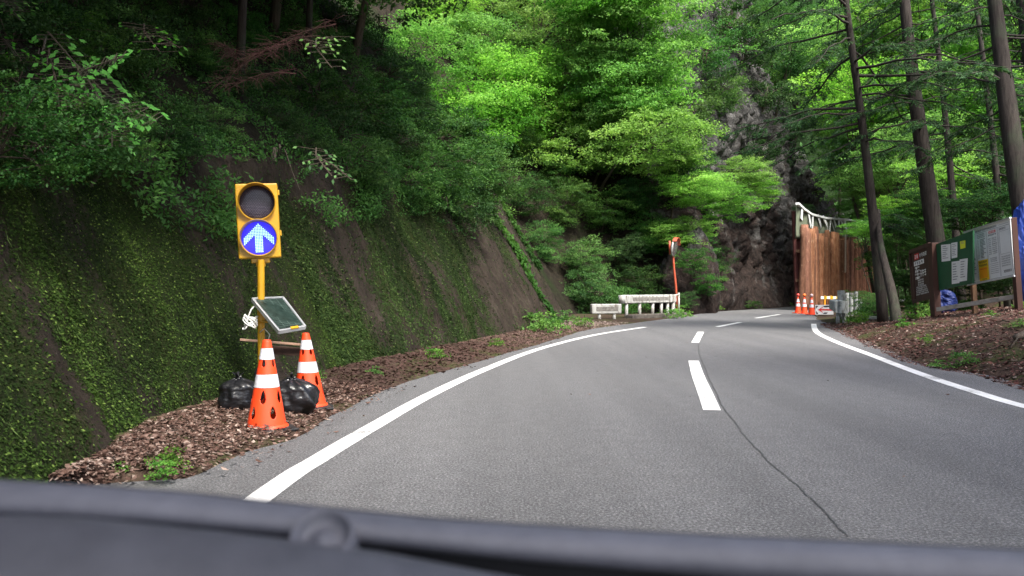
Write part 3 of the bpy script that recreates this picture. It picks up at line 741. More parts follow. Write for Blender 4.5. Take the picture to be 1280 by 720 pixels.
def right_pts(y0, y1, d1, seedd=0):
    def fn(r, n):
        y = y0+(y1-y0)*r.random(n)**1.25; d = -.18+(d1+.18)*r.random(n)**1.15; x = edge(y)+d+.12*fbm(y*1.1, y*0, 71)
        z = np.where(d < 0, .01, ground_r(x, y))+.006+.03*r.random(n)*(d > 0)
        keep = (fbm(x*1.6, y*1.6, 93) > -.35) | (d < .8)
        return np.stack([x, y, z], 1)[keep]
    return fn
litter('needle_litter', 26000, right_pts(8.2, 27, 4.5), M['redlitter'], .075, 3, .42)
litter('leaf_litter', 5500, right_pts(8.2, 27, 4.5), M['litter'], .065, 4, .6)
def road_pts(r, n):
    y = 5+35*r.random(n)**1.5; x = edge(y)*r.random(n); k = r.random(n) < .9
    return np.stack([x, y, np.full(n, .009)], 1)[k]
litter('leaf_litter', 60, road_pts, M['litter'], .045, 5)
# sticks on the right bank
mb = MB(); r = random.Random(8)
for i in range(16):
    y = r.uniform(9, 16); x = float(edge(y))+r.uniform(.5, 3.2); a = r.uniform(0, 3.14); L = r.uniform(.2, .8); z = float(ground_r(x, y))+.03
    x2, y2 = x+math.cos(a)*L, y+math.sin(a)*L; 
    o_ = MB(); o_.tube([(x, y, z), ((x+x2)/2, (y+y2)/2, float(ground_r((x+x2)/2, (y+y2)/2))+.05), (x2, y2, float(ground_r(x2, y2))+.03)], [.014, .011, .006], 6)
    tag(o_.build('fallen_stick', M['palebark' if i % 3 == 0 else 'twig'], smooth=True), 'short fallen stick lying on the needle-strewn bank', 'stick', 'fallen sticks on the bank')
# rotten log and mossy hummock near the boards
q = G(1190, 400, .5)
mb = MB(); y = 11.6; x = 6.9; mb.tube([(7.55, 12.0, float(ground_r(7.55, 12.0))+.05), (7.9, 12.1, float(ground_r(7.9, 12.1))+.07), (8.4, 12.0, float(ground_r(8.4, 12))+.06)], [.05, .06, .045], 8)
tag(mb.build('fallen_log', M['palebark'], smooth=True), 'small weathered log half buried in the needles on the bank', 'log')

# weeds
def weed(x, y, z, k, sc, label, group, seed, cat='weed'):
    me, cc, cr = PROTO[k]; root = empty('weed', (x, y, z), label, cat, group)
    c = bpy.data.objects.new('leaves', me); COL.objects.link(c); c.parent = root; c.location = (0, 0, .14*sc); c.scale = (sc, sc, sc); c.rotation_euler.z = seed*1.7
    m_ = MB(); 
    for j in range(6):
        t = cc[(seed*5+j) % len(cc)]*sc; ca, sa = math.cos(seed*1.7), math.sin(seed*1.7)
        m_.tube([(x, y, z-.02), (x+(t[0]*ca-t[1]*sa)*.5, y+(t[0]*sa+t[1]*ca)*.5, z+.1*sc), (x+t[0]*ca-t[1]*sa, y+t[0]*sa+t[1]*ca, z+.14*sc+t[2])], .004*sc, 3, cap=False)
    m_.build('stem', M['weed'] if False else M['twig'], root)
wl = [(215, 580, .42), (205, 592, .3), (150, 588, .25), (390, 478, .5)]
for i, (u, v, sc) in enumerate(wl):
    g = G(u, v, .06); weed(g.x, g.y, .05, 'weed%d' % (i % 2), sc, 'small green weed sprouting from the dead leaves by the wall', 'weeds in the leaf litter under the wall', i)
for i, (u, v, sc) in enumerate([(470, 468, .4), (545, 448, .55), (620, 433, .6), (680, 416, 1.3), (700, 412, 1.0), (665, 412, 1.6), (655, 405, 1.6), (730, 408, .9)]):
    g = G(u, v, .06); wx_ = float(np.interp(g.y, HL[:, 1], HL[:, 0])); weed(max(g.x, wx_+.15), g.y, .06, 'weed%d' % (i % 2), sc, 'leafy green weed growing along the foot of the wall', 'weeds along the foot of the wall', i)
for i, (u, v, z, sc) in enumerate([(1175, 452, .1, .5), (1205, 445, .2, .6), (1275, 430, .3, .5), (1280, 395, .6, .6), (1240, 415, .35, .45), (1150, 402, .35, 1.2), (1170, 396, .45, 1.3), (1195, 391, .5, 1.2), (1140, 408, .25, .8), (1085, 400, .15, 1.4), (1060, 404, .05, 1.4), (1075, 407, .05, 1.2), (1130, 418, .15, .7), (1215, 388, .6, 1.2), (1160, 430, .2, .5)]):
    g = G(u, v, z); weed(g.x, g.y, float(ground_r(g.x, g.y)), 'weed%d' % (i % 2), sc, 'low green weed growing on the needle-strewn bank', 'weeds on the needle-strewn bank', i)
for i, (u, v, sc) in enumerate([(855, 393, 1.8), (848, 396, 1.3), (895, 386, 1.6), (945, 383, 1.5), (985, 379, 1.5), (993, 377, 1.6), (830, 394, 1.2)]):
    g = G(u, v+3, 0); weed(g.x, g.y+.5, 0, 'weed%d' % (i % 2), sc, 'green tuft growing at the foot of the rock face', 'tufts at the foot of the rock', i)

# ------------------------------------------------------------------ right-hand trees
def conifer(foot, top, r0, nb, label, seed, z0=.28, blen=(2.2, 4.2), spray=1.0, side=0, cat='tree', group=None, name='conifer_tree', leafn=46, ext=1.5):
    r = random.Random(seed); nr = np.random.default_rng(seed); foot = Vector(foot); top = Vector(top)
    top = foot+(top-foot)*ext
    root = empty(name, foot, label, cat, group)
    mb = MB(); n = 16; pts = []; 
    for i in range(n):
        t = i/(n-1); q = foot.lerp(top, t)+Vector((.12*math.sin(t*5+seed), .1*math.cos(t*4+seed), 0))*t; pts.append(q)
    pts[0] = pts[0]-Vector((0, 0, .3))
    mb.tube(pts, [r0*(1.1 if i == 0 else 1.0)*(1-.62*i/(n-1)) for i in range(n)], 14)
    tv = np.array(mb.v); 
    mb.build('trunk', M['bark'], root, smooth=True)
    br = MB(); Cs = []; Ds = []; Ns = []
    for b in range(nb):
        t = z0+(1-z0)*(b+r.random())/nb; q = foot.lerp(top, t)+Vector((.12*math.sin(t*5+seed), .1*math.cos(t*4+seed), 0))*t
        a = r.uniform(0, 6.283) if r.random() > abs(side) else math.pi+r.uniform(-.9, .9)*(1 if side > 0 else 1)
        L = r.uniform(*blen)*(1-.5*max(0, t-.5)); d = Vector((math.cos(a), math.sin(a), r.uniform(-.25, .15)))
        bp = []; 
        for k in range(7):
            u_ = k/6; bp.append(q+d*L*u_+Vector((0, 0, -.22*L*u_**2+.05*math.sin(k*2+b))))
        br.tube(bp, [.032*(1-.75*k/6)*(L/3) for k in range(7)], 5, cap=False)
        if r.random() < .06: continue
        sd_ = d.cross(Vector((0, 0, 1))).normalized()
        for k in range(int(5+L*3.2)):
            u_ = .3+.7*r.random(); i0 = min(5, int(u_*6)); w_ = bp[i0].lerp(bp[i0+1], u_*6-i0); sg = 1 if k % 2 else -1
            sl_ = r.uniform(.35, .85)*(1.15-.5*u_)*spray; e = (sd_*sg*.9+d*.6+Vector((0, 0, r.uniform(-.45, .05)))).normalized()
            br.tube([w_, w_+e*sl_*.5, w_+e*sl_+Vector((0, 0, -.08))], [.008, .006, .003], 3, cap=False)
            m = leafn; tt_ = nr.random(m); c_ = np.array(w_)+np.array(e)*(tt_*sl_)[:, None]; c_[:, 2] -= .1*tt_**2
            perp = np.cross(np.array(e), [0, 0, 1.]); perp /= np.linalg.norm(perp)+1e-6
            sg2 = np.where(nr.random(m) < .5, 1, -1)
            dd_ = perp*sg2[:, None]*.8+np.array(e)*.8+nr.normal(size=(m, 3))*.3+np.array([0, 0, -.25])
            c_ = c_+unit(dd_)*(nr.random(m)*.07)[:, None]
            Cs.append(c_); Ds.append(dd_); Ns.append(np.array([0, 0, 1.])+nr.normal(size=(m, 3))*.35)
    br.build('branches', M['bark'], root, smooth=True)
    Cs = np.concatenate(Cs); n = len(Cs)
    me = leaves('crown', Cs, np.concatenate(Ds), np.concatenate(Ns), .06+.07*nr.random(n), .022+.014*nr.random(n), M['conifer'], None, seed=seed)
    link('crown', me, root); return root
def RF(u, Y): 
    x = (u-640)/F*Y; return Vector((x, Y, float(ground_r(x, Y))-.05))
conifer(RF(1105, 23.0), P(1060, 0, 22.2), .155, 34, 'slim conifer with bare lower limbs reaching over the road, standing near the grey guardrail', 1, z0=.42, side=.65, blen=(2.6, 4.6), ext=1.35)
conifer(RF(1121, 21.5), P(1096, 262, 22.75), .15, 0 or 3, 'thick short leaning trunk crossing the slim conifer at its foot', 2, z0=.8, blen=(.8, 1.4), ext=1.0)
conifer(RF(1183, 22.5), P(1130, 0, 22.5), .27, 30, 'straight conifer trunk rising directly behind the brown signboard', 3, z0=.42, side=.25, blen=(2, 3.6), ext=1.3)
conifer(RF(1300, 19.5), P(1240, 0, 20), .3, 24, 'thick conifer trunk rising behind the blue tarp at the end of the boards', 4, z0=.45, blen=(2, 3.4), ext=1.3)
conifer(RF(1330, 22), P(1275, 0, 22), .3, 16, 'dark conifer trunk half cut off by the picture edge', 5, z0=.4, blen=(2, 3.4), ext=1.3)
conifer(RF(1205, 29), P(1165, 0, 29), .15, 22, 'thin conifer trunk deeper in the wood between two thicker trunks', 6, z0=.3, blen=(2, 3.6), ext=1.25)
conifer(RF(1262, 28), P(1222, 0, 28), .14, 18, 'dark slender conifer deep in the shaded wood behind the white notice board', 7, z0=.25, blen=(2, 3.6), ext=1.25)
conifer(RF(1000, 56)+Vector((9, 3, 3)), P(1060, -40, 60), .3, 40, 'distant conifer on the wooded slope behind the log wall', 8, z0=.1, blen=(3, 5), ext=1.0, leafn=40)
for i, (u, Y) in enumerate([(1285, 37)]):
    conifer(RF(u, Y), P(u-45, -40, Y), .25, 34, 'dark conifer standing far back in the shaded wood behind the boards', 20+i, z0=.08, blen=(2.4, 4.2), ext=1.1, group='dark conifers far back in the wood', leafn=36)
# dark maple-like and bright broadleaf crowns, right
rt = [(1066, 150, 74, 1.5, 'mid0'), (1062, 215, 76, 1.1, 'mid1'), (1085, 160, 60, 1.4, 'maple1'), (1085, 120, 50, 1.4, 'maple0'), (1130, 190, 44, 1.1, 'maple2'), (1085, 225, 50, .9, 'maple0'), (1190, 130, 46, 1.4, 'maple1'), (1230, 60, 50, 1.7, 'maple0'), (1110, 40, 56, 1.8, 'maple2'), (1170, 20, 54, 1.7, 'maple1'),
      (1040, 60, 74, 1.8, 'maple0'), (1180, 230, 36, .8, 'maple2'), (1270, 130, 44, 1.3, 'maple0'), (1225, 200, 38, 1.0, 'mid0'), (1265, 220, 36, 1.0, 'dark0'), (1290, 20, 44, 1.5, 'mid1'), (1078, 262, 62, .8, 'maple1'), (960, 20, 78, 1.7, 'mid0'), (1000, 90, 76, 1.5, 'mid1'), (1075, 180, 64, 1.3, 'mid0'), (1150, 90, 64, 1.8, 'mid1'), (1215, 300, 34, .8, 'mid1'), (1140, 290, 40, .9, 'mid0'), (1250, 10, 60, 2.2, 'mid0'), (1105, 300, 48, .9, 'mid1')]
for i, (u, v, Y, sc, k) in enumerate(rt):
    C = P(u, v, Y); fx = C.x+.8; z = float(ground_r(fx, Y+.5)); z = min(z, C.z-.6)
    add_tree('broadleaf_tree', C, k, sc, (fx, Y+.5, z), 'green broadleaf tree on the wooded slope behind the conifer trunks', 'tree', 'broadleaf trees on the wooded slope', seed=300+i, squash=.85)
# low maples by the log wall / around the tarp
for i, (u, v, Y, sc, k) in enumerate([(1125, 275, 26, .42, 'mid0'), (1150, 250, 25, .4, 'mid1'), (1112, 262, 27, .36, 'maple2'), (1200, 262, 24.5, .45, 'dark0'), (1150, 310, 25, .36, 'mid1'), (1130, 345, 25.5, .36, 'mid0'), (1085, 285, 33, .35, 'maple0'), (1240, 250, 22.5, .45, 'dark0'), (1210, 345, 22, .42, 'dark0'), (1255, 345, 21, .4, 'dark0'), (1145, 375, 25, .3, 'mid0')]):
    C = P(u, v, Y); fx = C.x+.5; z = min(float(ground_r(fx, Y+.4)), C.z-.3)
    add_tree('sapling', C, k, sc, (fx, Y+.4, z), 'low leafy sapling spreading flat green sprays between the trunks behind the boards', 'tree', 'saplings between the trunks', seed=400+i, squash=.6, tr=.07)
# bushes behind the guard posts
for i, (u, v, Y, sc) in enumerate([(1085, 378, 29, .6), (1092, 388, 28, .55), (1075, 372, 33, .55), (1100, 380, 30, .5)]):
    C = P(u, v, Y); add_tree('roadside_bush', C, 'bush0', sc, (C.x, Y, .05), 'bright green bush between the grey guardrail posts and the conifers', 'bush', 'bushes behind the guardrail posts', seed=450+i, tr=.05)
# greenery on the cliff and rock
for i, (u, v, k, sc, b) in enumerate([(865, 310, 'bush0', 1.1, .8), (880, 345, 'bush0', .9, .6), (900, 320, 'bush2', .9, .6), (885, 60, 'bush0', 2.2, 1.2), (905, 110, 'bush0', 1.6, .8), (885, 370, 'bush0', .6, .4), (862, 200, 'bush0', 1.4, 1.5), (960, 120, 'bush1', 2.0, 1), (935, 60, 'bush1', 2.2, 1), (1000, 150, 'bush1', 1.8, .8), (990, 60, 'bush0', 2.2, 1), (950, 190, 'bush1', 1.2, .6), (860, 140, 'bush0', 2.0, 1.2), (915, 20, 'bush0', 2.4, 1.2), (1040, 210, 'bush0', 1.6, .8), (1005, 262, 'bush1', .7, .4)]):
    on_hill(u, v, k, sc, b, 'green shrub clinging to a ledge of the grey rock cliff', 'shrub', 'shrubs clinging to the cliff', name='cliff_shrub', seed=500+i, tr=.05, limbs=6)

# ------------------------------------------------------------------ object materials
M['yellow'] = simple('signal_yellow', (.46, .25, .01), .38, .12, 5, .5, dirt=None)
M['orange'] = simple('cone_orange', (.8, .06, .012), .5, .06, 6, .5, bump=.05)
M['reflect'] = simple('reflective_band', (.62, .62, .68), .3, .06, 40, .6)
M['rubber'] = simple('black_rubber', (.015, .015, .016), .6, .4, 10)
M['bag'] = simple('black_plastic_bag', (.008, .008, .010), .34, .3, 12, .6, bump=.6)
M['alu'] = simple('aluminium', (.55, .56, .58), .35, .1, 10, .5, metal=.6)
M['white'] = simple('white_cable', (.7, .7, .68), .5, .1, 10)
def solar():
    t = MT('solar_cells'); 
    co = t.coord(); br = t.n('TexBrick'); br.offset = 0; t.l(co, br.inputs['Vector'])
    t.base(t.ramp(t.noise(co, 20), [(.4, (.008, .016, .013)), (.6, (.018, .032, .027))])); t.rough(.38, .3); return t.m
M['solar'] = solar()
M['grid'] = simple('cell_line', (.09, .13, .115), .4, .1, 10)
def emit(name, c, st):
    t = MT(name); t.base((c[0]*.3, c[1]*.3, c[2]*.3)); t.b.inputs['Emission Color'].default_value = (*c, 1); t.b.inputs['Emission Strength'].default_value = st; return t.m
M['bluelens'] = emit('lit_blue_lens', (.04, .03, .85), .4)
M['led'] = emit('lit_led', (.5, .9, 1.0), .62)
M['darklens'] = simple('dark_lens', (.022, .018, .035), .3, .2, 20)
M['lensdot'] = simple('lens_dot', (.09, .08, .12), .3, .2, 20)
M['brownwood'] = simple('brown_board', (.052, .022, .016), .6, .25, 5, .3, stretch=(1, 1, .2))
M['wood'] = simple('weathered_post', (.17, .1, .06), .8, .35, 9, .2, stretch=(1, 1, .15), bump=.4)
M['greywood'] = simple('grey_rail', (.33, .30, .26), .85, .3, 9, .2, bump=.4)
M['greenboard'] = simple('green_board', (.012, .075, .03), .55, .15, 3, .4)
M['paper'] = simple('paper', (.68, .68, .66), .8, .05, 5)
M['sheet'] = simple('printed_sheet', (.7, .71, .7), .45, .05, 3)
M['ink'] = simple('ink', (.03, .03, .035), .7, .2, 10)
M['greyink'] = simple('grey_ink', (.2, .2, .21), .7, .2, 10)
M['redink'] = simple('red_ink', (.6, .03, .03), .7, .1, 10)
M['yellowpaper'] = simple('yellow_paper', (.75, .5, .02), .7, .06, 8)
M['orangepaper'] = simple('orange_paper', (.8, .33, .01), .7, .06, 8)
M['yellownote'] = simple('yellow_note', (.65, .68, .03), .7, .06, 8)
M['whiteink'] = simple('white_letter', (.75, .75, .75), .6, .05, 8)
M['blue'] = simple('blue_tarp', (.008, .035, .24), .45, .3, 3, .5, bump=.6)
M['guard'] = simple('old_guardrail_white', (.42, .42, .4), .8, .15, 3, .3, dirt=(.16, .14, .12), stretch=(1, 1, .35))
M['guardgrey'] = simple('old_guardrail_grey', (.36, .38, .37), .7, .25, 4, .3, dirt=(.14, .14, .12), stretch=(1, 1, .4))
M['rust'] = simple('rusty_slot', (.17, .16, .145), .9, .5, 10)
M['conc'] = simple('old_concrete', (.09, .08, .07), .9, .4, 5, .2, bump=.5)
M['mirrororange'] = simple('mirror_orange', (.42, .075, .035), .5, .2, 5, .4, dirt=(.3, .1, .06))
M['mirrorface'] = simple('mirror_face', (.75, .75, .78), .12, .05, 5, .5, metal=.9)
M['mirrorback'] = simple('mirror_back', (.45, .45, .44), .5, .1, 5)
def logs_mat(nm, mixv):
    t = MT(nm); co = t.coord((1, 1, .3)); f = t.noise(co, 6, 10, .8, .2); a = t.n('ObjectInfo').outputs['Random']
    dk = t.ramp(f, [(.3, (.06, .03, .024)), (.55, (.17, .08, .055)), (.75, (.3, .17, .12))])
    br = t.ramp(f, [(.3, (.12, .05, .028)), (.5, (.33, .145, .07)), (.72, (.5, .3, .17))])
    c = t.mix(t.ramp(a, mixv), dk, br)
    vr = t.n('MapRange'); vr.inputs['To Min'].default_value = .45; vr.inputs['To Max'].default_value = 1.3
    m7 = t.n('Math', operation='MULTIPLY'); m7.inputs[1].default_value = 11.7; t.l(a, m7.inputs[0]); fr = t.n('Math', operation='FRACT'); t.l(m7.outputs[0], fr.inputs[0]); t.l(fr.outputs[0], vr.inputs[0])
    hv = t.n('HueSaturation'); t.l(vr.outputs[0], hv.inputs['Value']); t.l(c, hv.inputs['Color']); c = hv.outputs[0]
    sp_ = t.noise(t.coord((1, 1, .5)), 4.5, 4, .7); c = t.mix(t.ramp(sp_, [(.62, 0), (.7, .7)]), c, (.5, .36, .24))
    t.base(c); t.rough(.85, .2); t.bump(f, .8, .04); return t.m
M['logs'] = logs_mat('log_bark', [(0, 0), (1, .35)]); M['logs1'] = logs_mat('peeled_log', [(0, .5), (.6, 1)]); M['logs2'] = logs_mat('reddish_log', [(0, .1), (1, .55)])
M['steelbrown'] = simple('rust_red_steel', (.09, .025, .022), .7, .3, 4, .3)
M['tarp'] = simple('olive_sheet', (.13, .15, .105), .7, .3, 2.5, .3, bump=.5)
M['tarpwhite'] = simple('white_sheet', (.62, .64, .64), .6, .15, 3, .3)

# ------------------------------------------------------------------ the temporary signal
SG = Vector((-2.38, 7.6, .08)); sig = empty('temporary_signal', SG, 'yellow two-lens roadworks signal on a yellow pole with a lit blue upward arrow', 'traffic signal')
mb = MB(); mb.tube([(-2.38, 7.6, .05), (-2.385, 7.6, 1.47)], .033, 16)
mb.tube([(-2.38, 7.6, .9), (-2.38, 7.6, 1.0)], .039, 16); mb.tube([(-2.38, 7.6, .05), (-2.38, 7.6, .09)], .16, 20)
mb.build('pole', M['yellow'], sig, smooth=False)
# head, leaning slightly
lean_a = math.radians(3.2); UP = Vector((-math.sin(lean_a), 0, math.cos(lean_a))); yawa = math.radians(-9)
RT0 = Vector((math.cos(lean_a), 0, math.sin(lean_a))); 
FW = Vector((math.sin(yawa)*-1, -math.cos(yawa), 0)); 
# the head faces the camera, turned a little so that its right flank shows
rot = Matrix.Rotation(math.radians(14), 3, UP); RT = (rot @ RT0).normalized(); FW = UP.cross(RT).normalized()
if FW.y > 0: FW = -FW
HC = P(322.5, 276, 7.6); 
hd = MB(); hd.frame(HC-FW*.06, RT, FW, UP, .385, .13, .71, 0, .012)
hd.frame(HC-UP*.375-FW*.06, RT, FW, UP, .17, .08, .05, 0, .008)
hd.frame(HC-UP*.405-FW*.06, RT, FW, UP, .085, .07, .06, 0, .008)
for zz in (.27, -.12): hd.frame(HC+RT*.2+UP*zz-FW*.05, RT, FW, UP, .016, .03, .05, 0, .003)
for zz in (.31, .03, -.03, -.31): hd.frame(HC+RT*0+UP*zz*1.03+FW*.006, RT, FW, UP, .02, .004, .01)
head = hd.build('signal_head', M['yellow'], sig)
for k, zz in enumerate((.175, -.165)):
    c = HC+UP*zz+FW*.008
    v = MB(); n = 48; vs = []; fs = []
    for i in range(n+1):      # hood: a short tube cut back at its bottom
        a = 2*math.pi*i/n; up_ = math.sin(a); dep = .035+.105*max(0, up_+.75)/1.75
        e = RT*math.cos(a)+UP*math.sin(a)
        for (rr, dz) in ((.168, 0), (.172, dep), (.166, dep), (.160, 0)): vs.append(c+e*rr+FW*dz)
    for i in range(n):
        for j in range(3): fs.append((i*4+j, i*4+j+1, (i+1)*4+j+1, (i+1)*4+j))
    v.add(vs, fs); v.build('visor', M['yellow'], head, smooth=False)
    v = MB(); v.lathe(c, [(.0, .012), (.1, .010), (.15, .004), (.158, .0)], 40, axis=FW); l_ = v.build('lens', M['darklens'] if k == 0 else M['bluelens'], head, smooth=True)
    d = MB()
    if k == 0:
        for i in range(-9, 10):
            for j in range(-10, 11):
                x_ = (i+.5*(j % 2))*.0155; y_ = j*.0138
                if x_*x_+y_*y_ < .145**2: d.lathe(c+RT*x_+UP*y_+FW*.012, [(.0035, 0), (.0028, .003), (0, .004)], 6, axis=FW)
        d.build('led_grid', M['lensdot'], head)
    else:
        def inside(x, y):
            if abs(x) <= .04 and -.135 <= y <= .06: return True
            t_ = .132-abs(x)*.92      # chevron centre line
            return t_-.074 <= y <= t_ and abs(x) <= .132
        for i in range(-10, 11):
            for j in range(-10, 11):
                x_ = i*.0145; y_ = j*.0145
                if inside(x_, y_) and x_*x_+y_*y_ < .148**2: d.lathe(c+RT*x_+UP*y_+FW*.013, [(.0062, 0), (.0055, .003), (0, .005)], 8, axis=FW)
        d.build('arrow', M['led'], head)
# solar panel
TL = Vector((-2.45, 7.55, 1.10)); TR = Vector((-2.215, 7.74, 1.11)); BL = Vector((-2.095, 7.2, .815)); BR = BL+(TR-TL)
BR = Vector((-1.895, 7.33, .85))
ex = (TR-TL); ey = (BL-TL); nrm = ex.cross(ey).normalized()
if nrm.z < 0: nrm = -nrm
def pq(a, b): return TL*(1-a)*(1-b)+TR*a*(1-b)+BL*(1-a)*b+BR*a*b
pm = MB()
vs = [pq(.06, .04), pq(.94, .04), pq(.94, .96), pq(.06, .96)]; pm.add([v+nrm*.004 for v in vs], [(0, 1, 2, 3)])
panel_o = pm.build('solar_panel', M['solar'], sig)
fr = MB()
for a, b in (((0, 0), (1, 0)), ((1, 0), (1, 1)), ((1, 1), (0, 1)), ((0, 1), (0, 0))): fr.beam(pq(*a)-nrm*.012, pq(*b)-nrm*.012, .018, .036, up=nrm)
fr.add([v-nrm*.01 for v in (pq(0, 0), pq(1, 0), pq(1, 1), pq(0, 1))], [(0, 1, 2, 3)])
fr.build('frame', M['alu'], panel_o)
gl = MB()
for i in range(1, 18): gl.beam(pq(.06, .04+.92*i/18)+nrm*.006, pq(.94, .04+.92*i/18)+nrm*.006, .0022, .001, up=nrm)
for i in range(1, 4): gl.beam(pq(.06+.88*i/4, .04)+nrm*.007, pq(.06+.88*i/4, .96)+nrm*.007, .002, .001, up=nrm)
gl.build('cell_lines', M['grid'], panel_o)
yt = MB(); yt.frame(pq(.58, 1.0)+nrm*.006, BR-BL, ey, nrm, .07, .03, .012); yt.build('clamp', M['yellow'], panel_o)
bk = MB(); bk.tube([(-2.38, 7.56, 1.0), pq(.45, .35)-nrm*.02], .012, 8); bk.tube([(-2.38, 7.56, .88), pq(.5, .7)-nrm*.02], .012, 8); bk.build('bracket', M['yellow'], sig)
cb = MB(); rr = random.Random(2)
for k in range(5):
    c0 = Vector((-2.465+.01*math.sin(k*3), 7.54, .90-.01*k)); pts = []
    for i in range(18):
        a = i/17*6.283; pts.append(c0+Vector((.055*math.cos(a+k)+.018*math.sin(3*a+k*2), .03*math.sin(a+k), (.03+.02*((k*7)%3)/2)*math.sin(a)+.03*math.cos(a*2+k))))
    cb.tube(pts, .006, 5)
cb.tube([(-2.4, 7.55, 1.06), (-2.45, 7.52, 1.0), (-2.47, 7.52, .95), (-2.52, 7.53, .85)], .007, 5); cb.tube([(-2.38, 7.55, .78), (-2.33, 7.53, .82), (-2.28, 7.53, .76), (-2.3, 7.54, .7)], .005, 5)
cb.build('cable', M['white'], sig, smooth=True)
# cross bar tied behind the pole
cbar = MB(); a_ = P(300, 424.5, 7.9); b_ = P(372, 430.5, 8.0); 
cbar.beam(a_, b_+Vector((.08, .05, -.01)), .035, .022, 0, .003)
o = cbar.build('wooden_bar', simple('raw_lath', (.32, .2, .14), .7, .3, 12, .3)); tag(o, 'thin weathered wooden bar lying level behind the signal pole and cones', 'bar')
cbar = MB(); cbar.beam(P(322, 436, 8.02), P(376, 440, 8.1), .03, .085, 0, .004); o = cbar.build('plank', simple('dark_plank', (.045, .025, .018), .8, .3, 12, .3)); tag(o, 'short dark plank propped behind the two cones under the bar', 'plank')

# ------------------------------------------------------------------ big cones with teardrop openings
def big_cone(x, y, z, label, lx=0, ly=0, rz=0, h=.74):
    root = empty('traffic_cone', (x, y, z), label, 'cone', 'large orange cones by the signal')
    n = 180; m_ = 150; th0 = 0
    r_of = lambda t: .158*(1-t)+.034*t
    drops = []
    for k in range(5):
        a = k*2*math.pi/5
        drops.append((a, .12, .036, .05)); drops.append((a+math.pi/5, .245, .034, .052)); drops.append((a+.5, .52, .024, .034))
    vs = []; fs = []; dent = set(); hh_ = [h*j/m_ for j in range(m_+1)]
    for zz in hh_:
        t = zz/h; rr = r_of(t)
        for i in range(n):
            a = 2*math.pi*i/n+rz; vs.append(Vector((x+rr*math.cos(a)+lx*zz, y+rr*math.sin(a)+ly*zz, z+.035+zz)))
    for j in range(m_):
        zc = (hh_[j]+hh_[j+1])/2; rr = r_of(zc/h)
        for i in range(n):
            a = 2*math.pi*(i+.5)/n; hole = False
            for (da, dz, wa, hz) in drops:
                dx = ((a-da+math.pi) % (2*math.pi)-math.pi)*rr; dy = (zc-dz)/hz
                wtop = wa*.62*(1-.42*max(-.6, dy))
                if abs(dy) < 1 and dx*dx/(wtop*wtop)+dy*dy < 1: hole = True; break
            i2 = (i+1) % n
            if not hole: fs.append((j*n+i, j*n+i2, (j+1)*n+i2, (j+1)*n+i))
    for q_ in dent:
        zz = hh_[q_//n]; e_ = Vector((x+lx*zz, y+ly*zz, vs[q_].z))-vs[q_]; vs[q_] = vs[q_]+e_*min(.55, .045/max(e_.length, .01))
    mb = MB(); mb.add(vs, fs)
    mb.lathe((x+lx*h, y+ly*h, z+.035+h), [(.034, 0), (.032, .006), (.02, .008), (.018, -.03)], 40)
    c = mb.build('cone_body', M['orange'], root, smooth=True)
    md = c.modifiers.new('thick', 'SOLIDIFY'); md.thickness = .004; md.offset = -1
    for (z0, z1) in ((.34, .45), (.58, .675)):
        b = MB(); pr = []
        N_ = 60; vv = []; ff = []
        for zz in (z0*h/.74, z1*h/.74):
            for i in range(N_):
                a = 2*math.pi*i/N_; q = r_of(zz/h)+.0022; vv.append(Vector((x+q*math.cos(a)+lx*zz, y+q*math.sin(a)+ly*zz, z+.035+zz)))
        for i in range(N_): i2 = (i+1) % N_; ff.append((i, i2, N_+i2, N_+i))
        b.add(vv, ff); b.build('reflective_band', M['reflect'], root, smooth=True)
    b = MB(); b.lathe((x, y, z), [(0, .0), (.225, 0), (.228, .012), (.215, .024), (.17, .03), (.16, .036), (.14, .036)], 36); 
    # corners of the rubber foot
    b.box((x, y, z+.011), .40, .40, .02, 0, .006, .3+rz); b.build('rubber_base', M['rubber'], root)
    f_ = MB(); f_.lathe((x, y, z+.03), [(.176, 0), (.172, .01), (.159, .022)], 60); f_.build('flange', M['orange'], root, smooth=True)
g1 = G(333.5, 537, .03); g2 = G(387, 510, .03)
big_cone(g1.x, g1.y, .03, 'orange cone with two white bands standing in front of the signal pole', rz=.35, h=.70)
big_cone(g2.x, g2.y, .03, 'orange cone leaning slightly beside the roadside bag, behind the other cone', lx=-.055, rz=.1, h=.69)

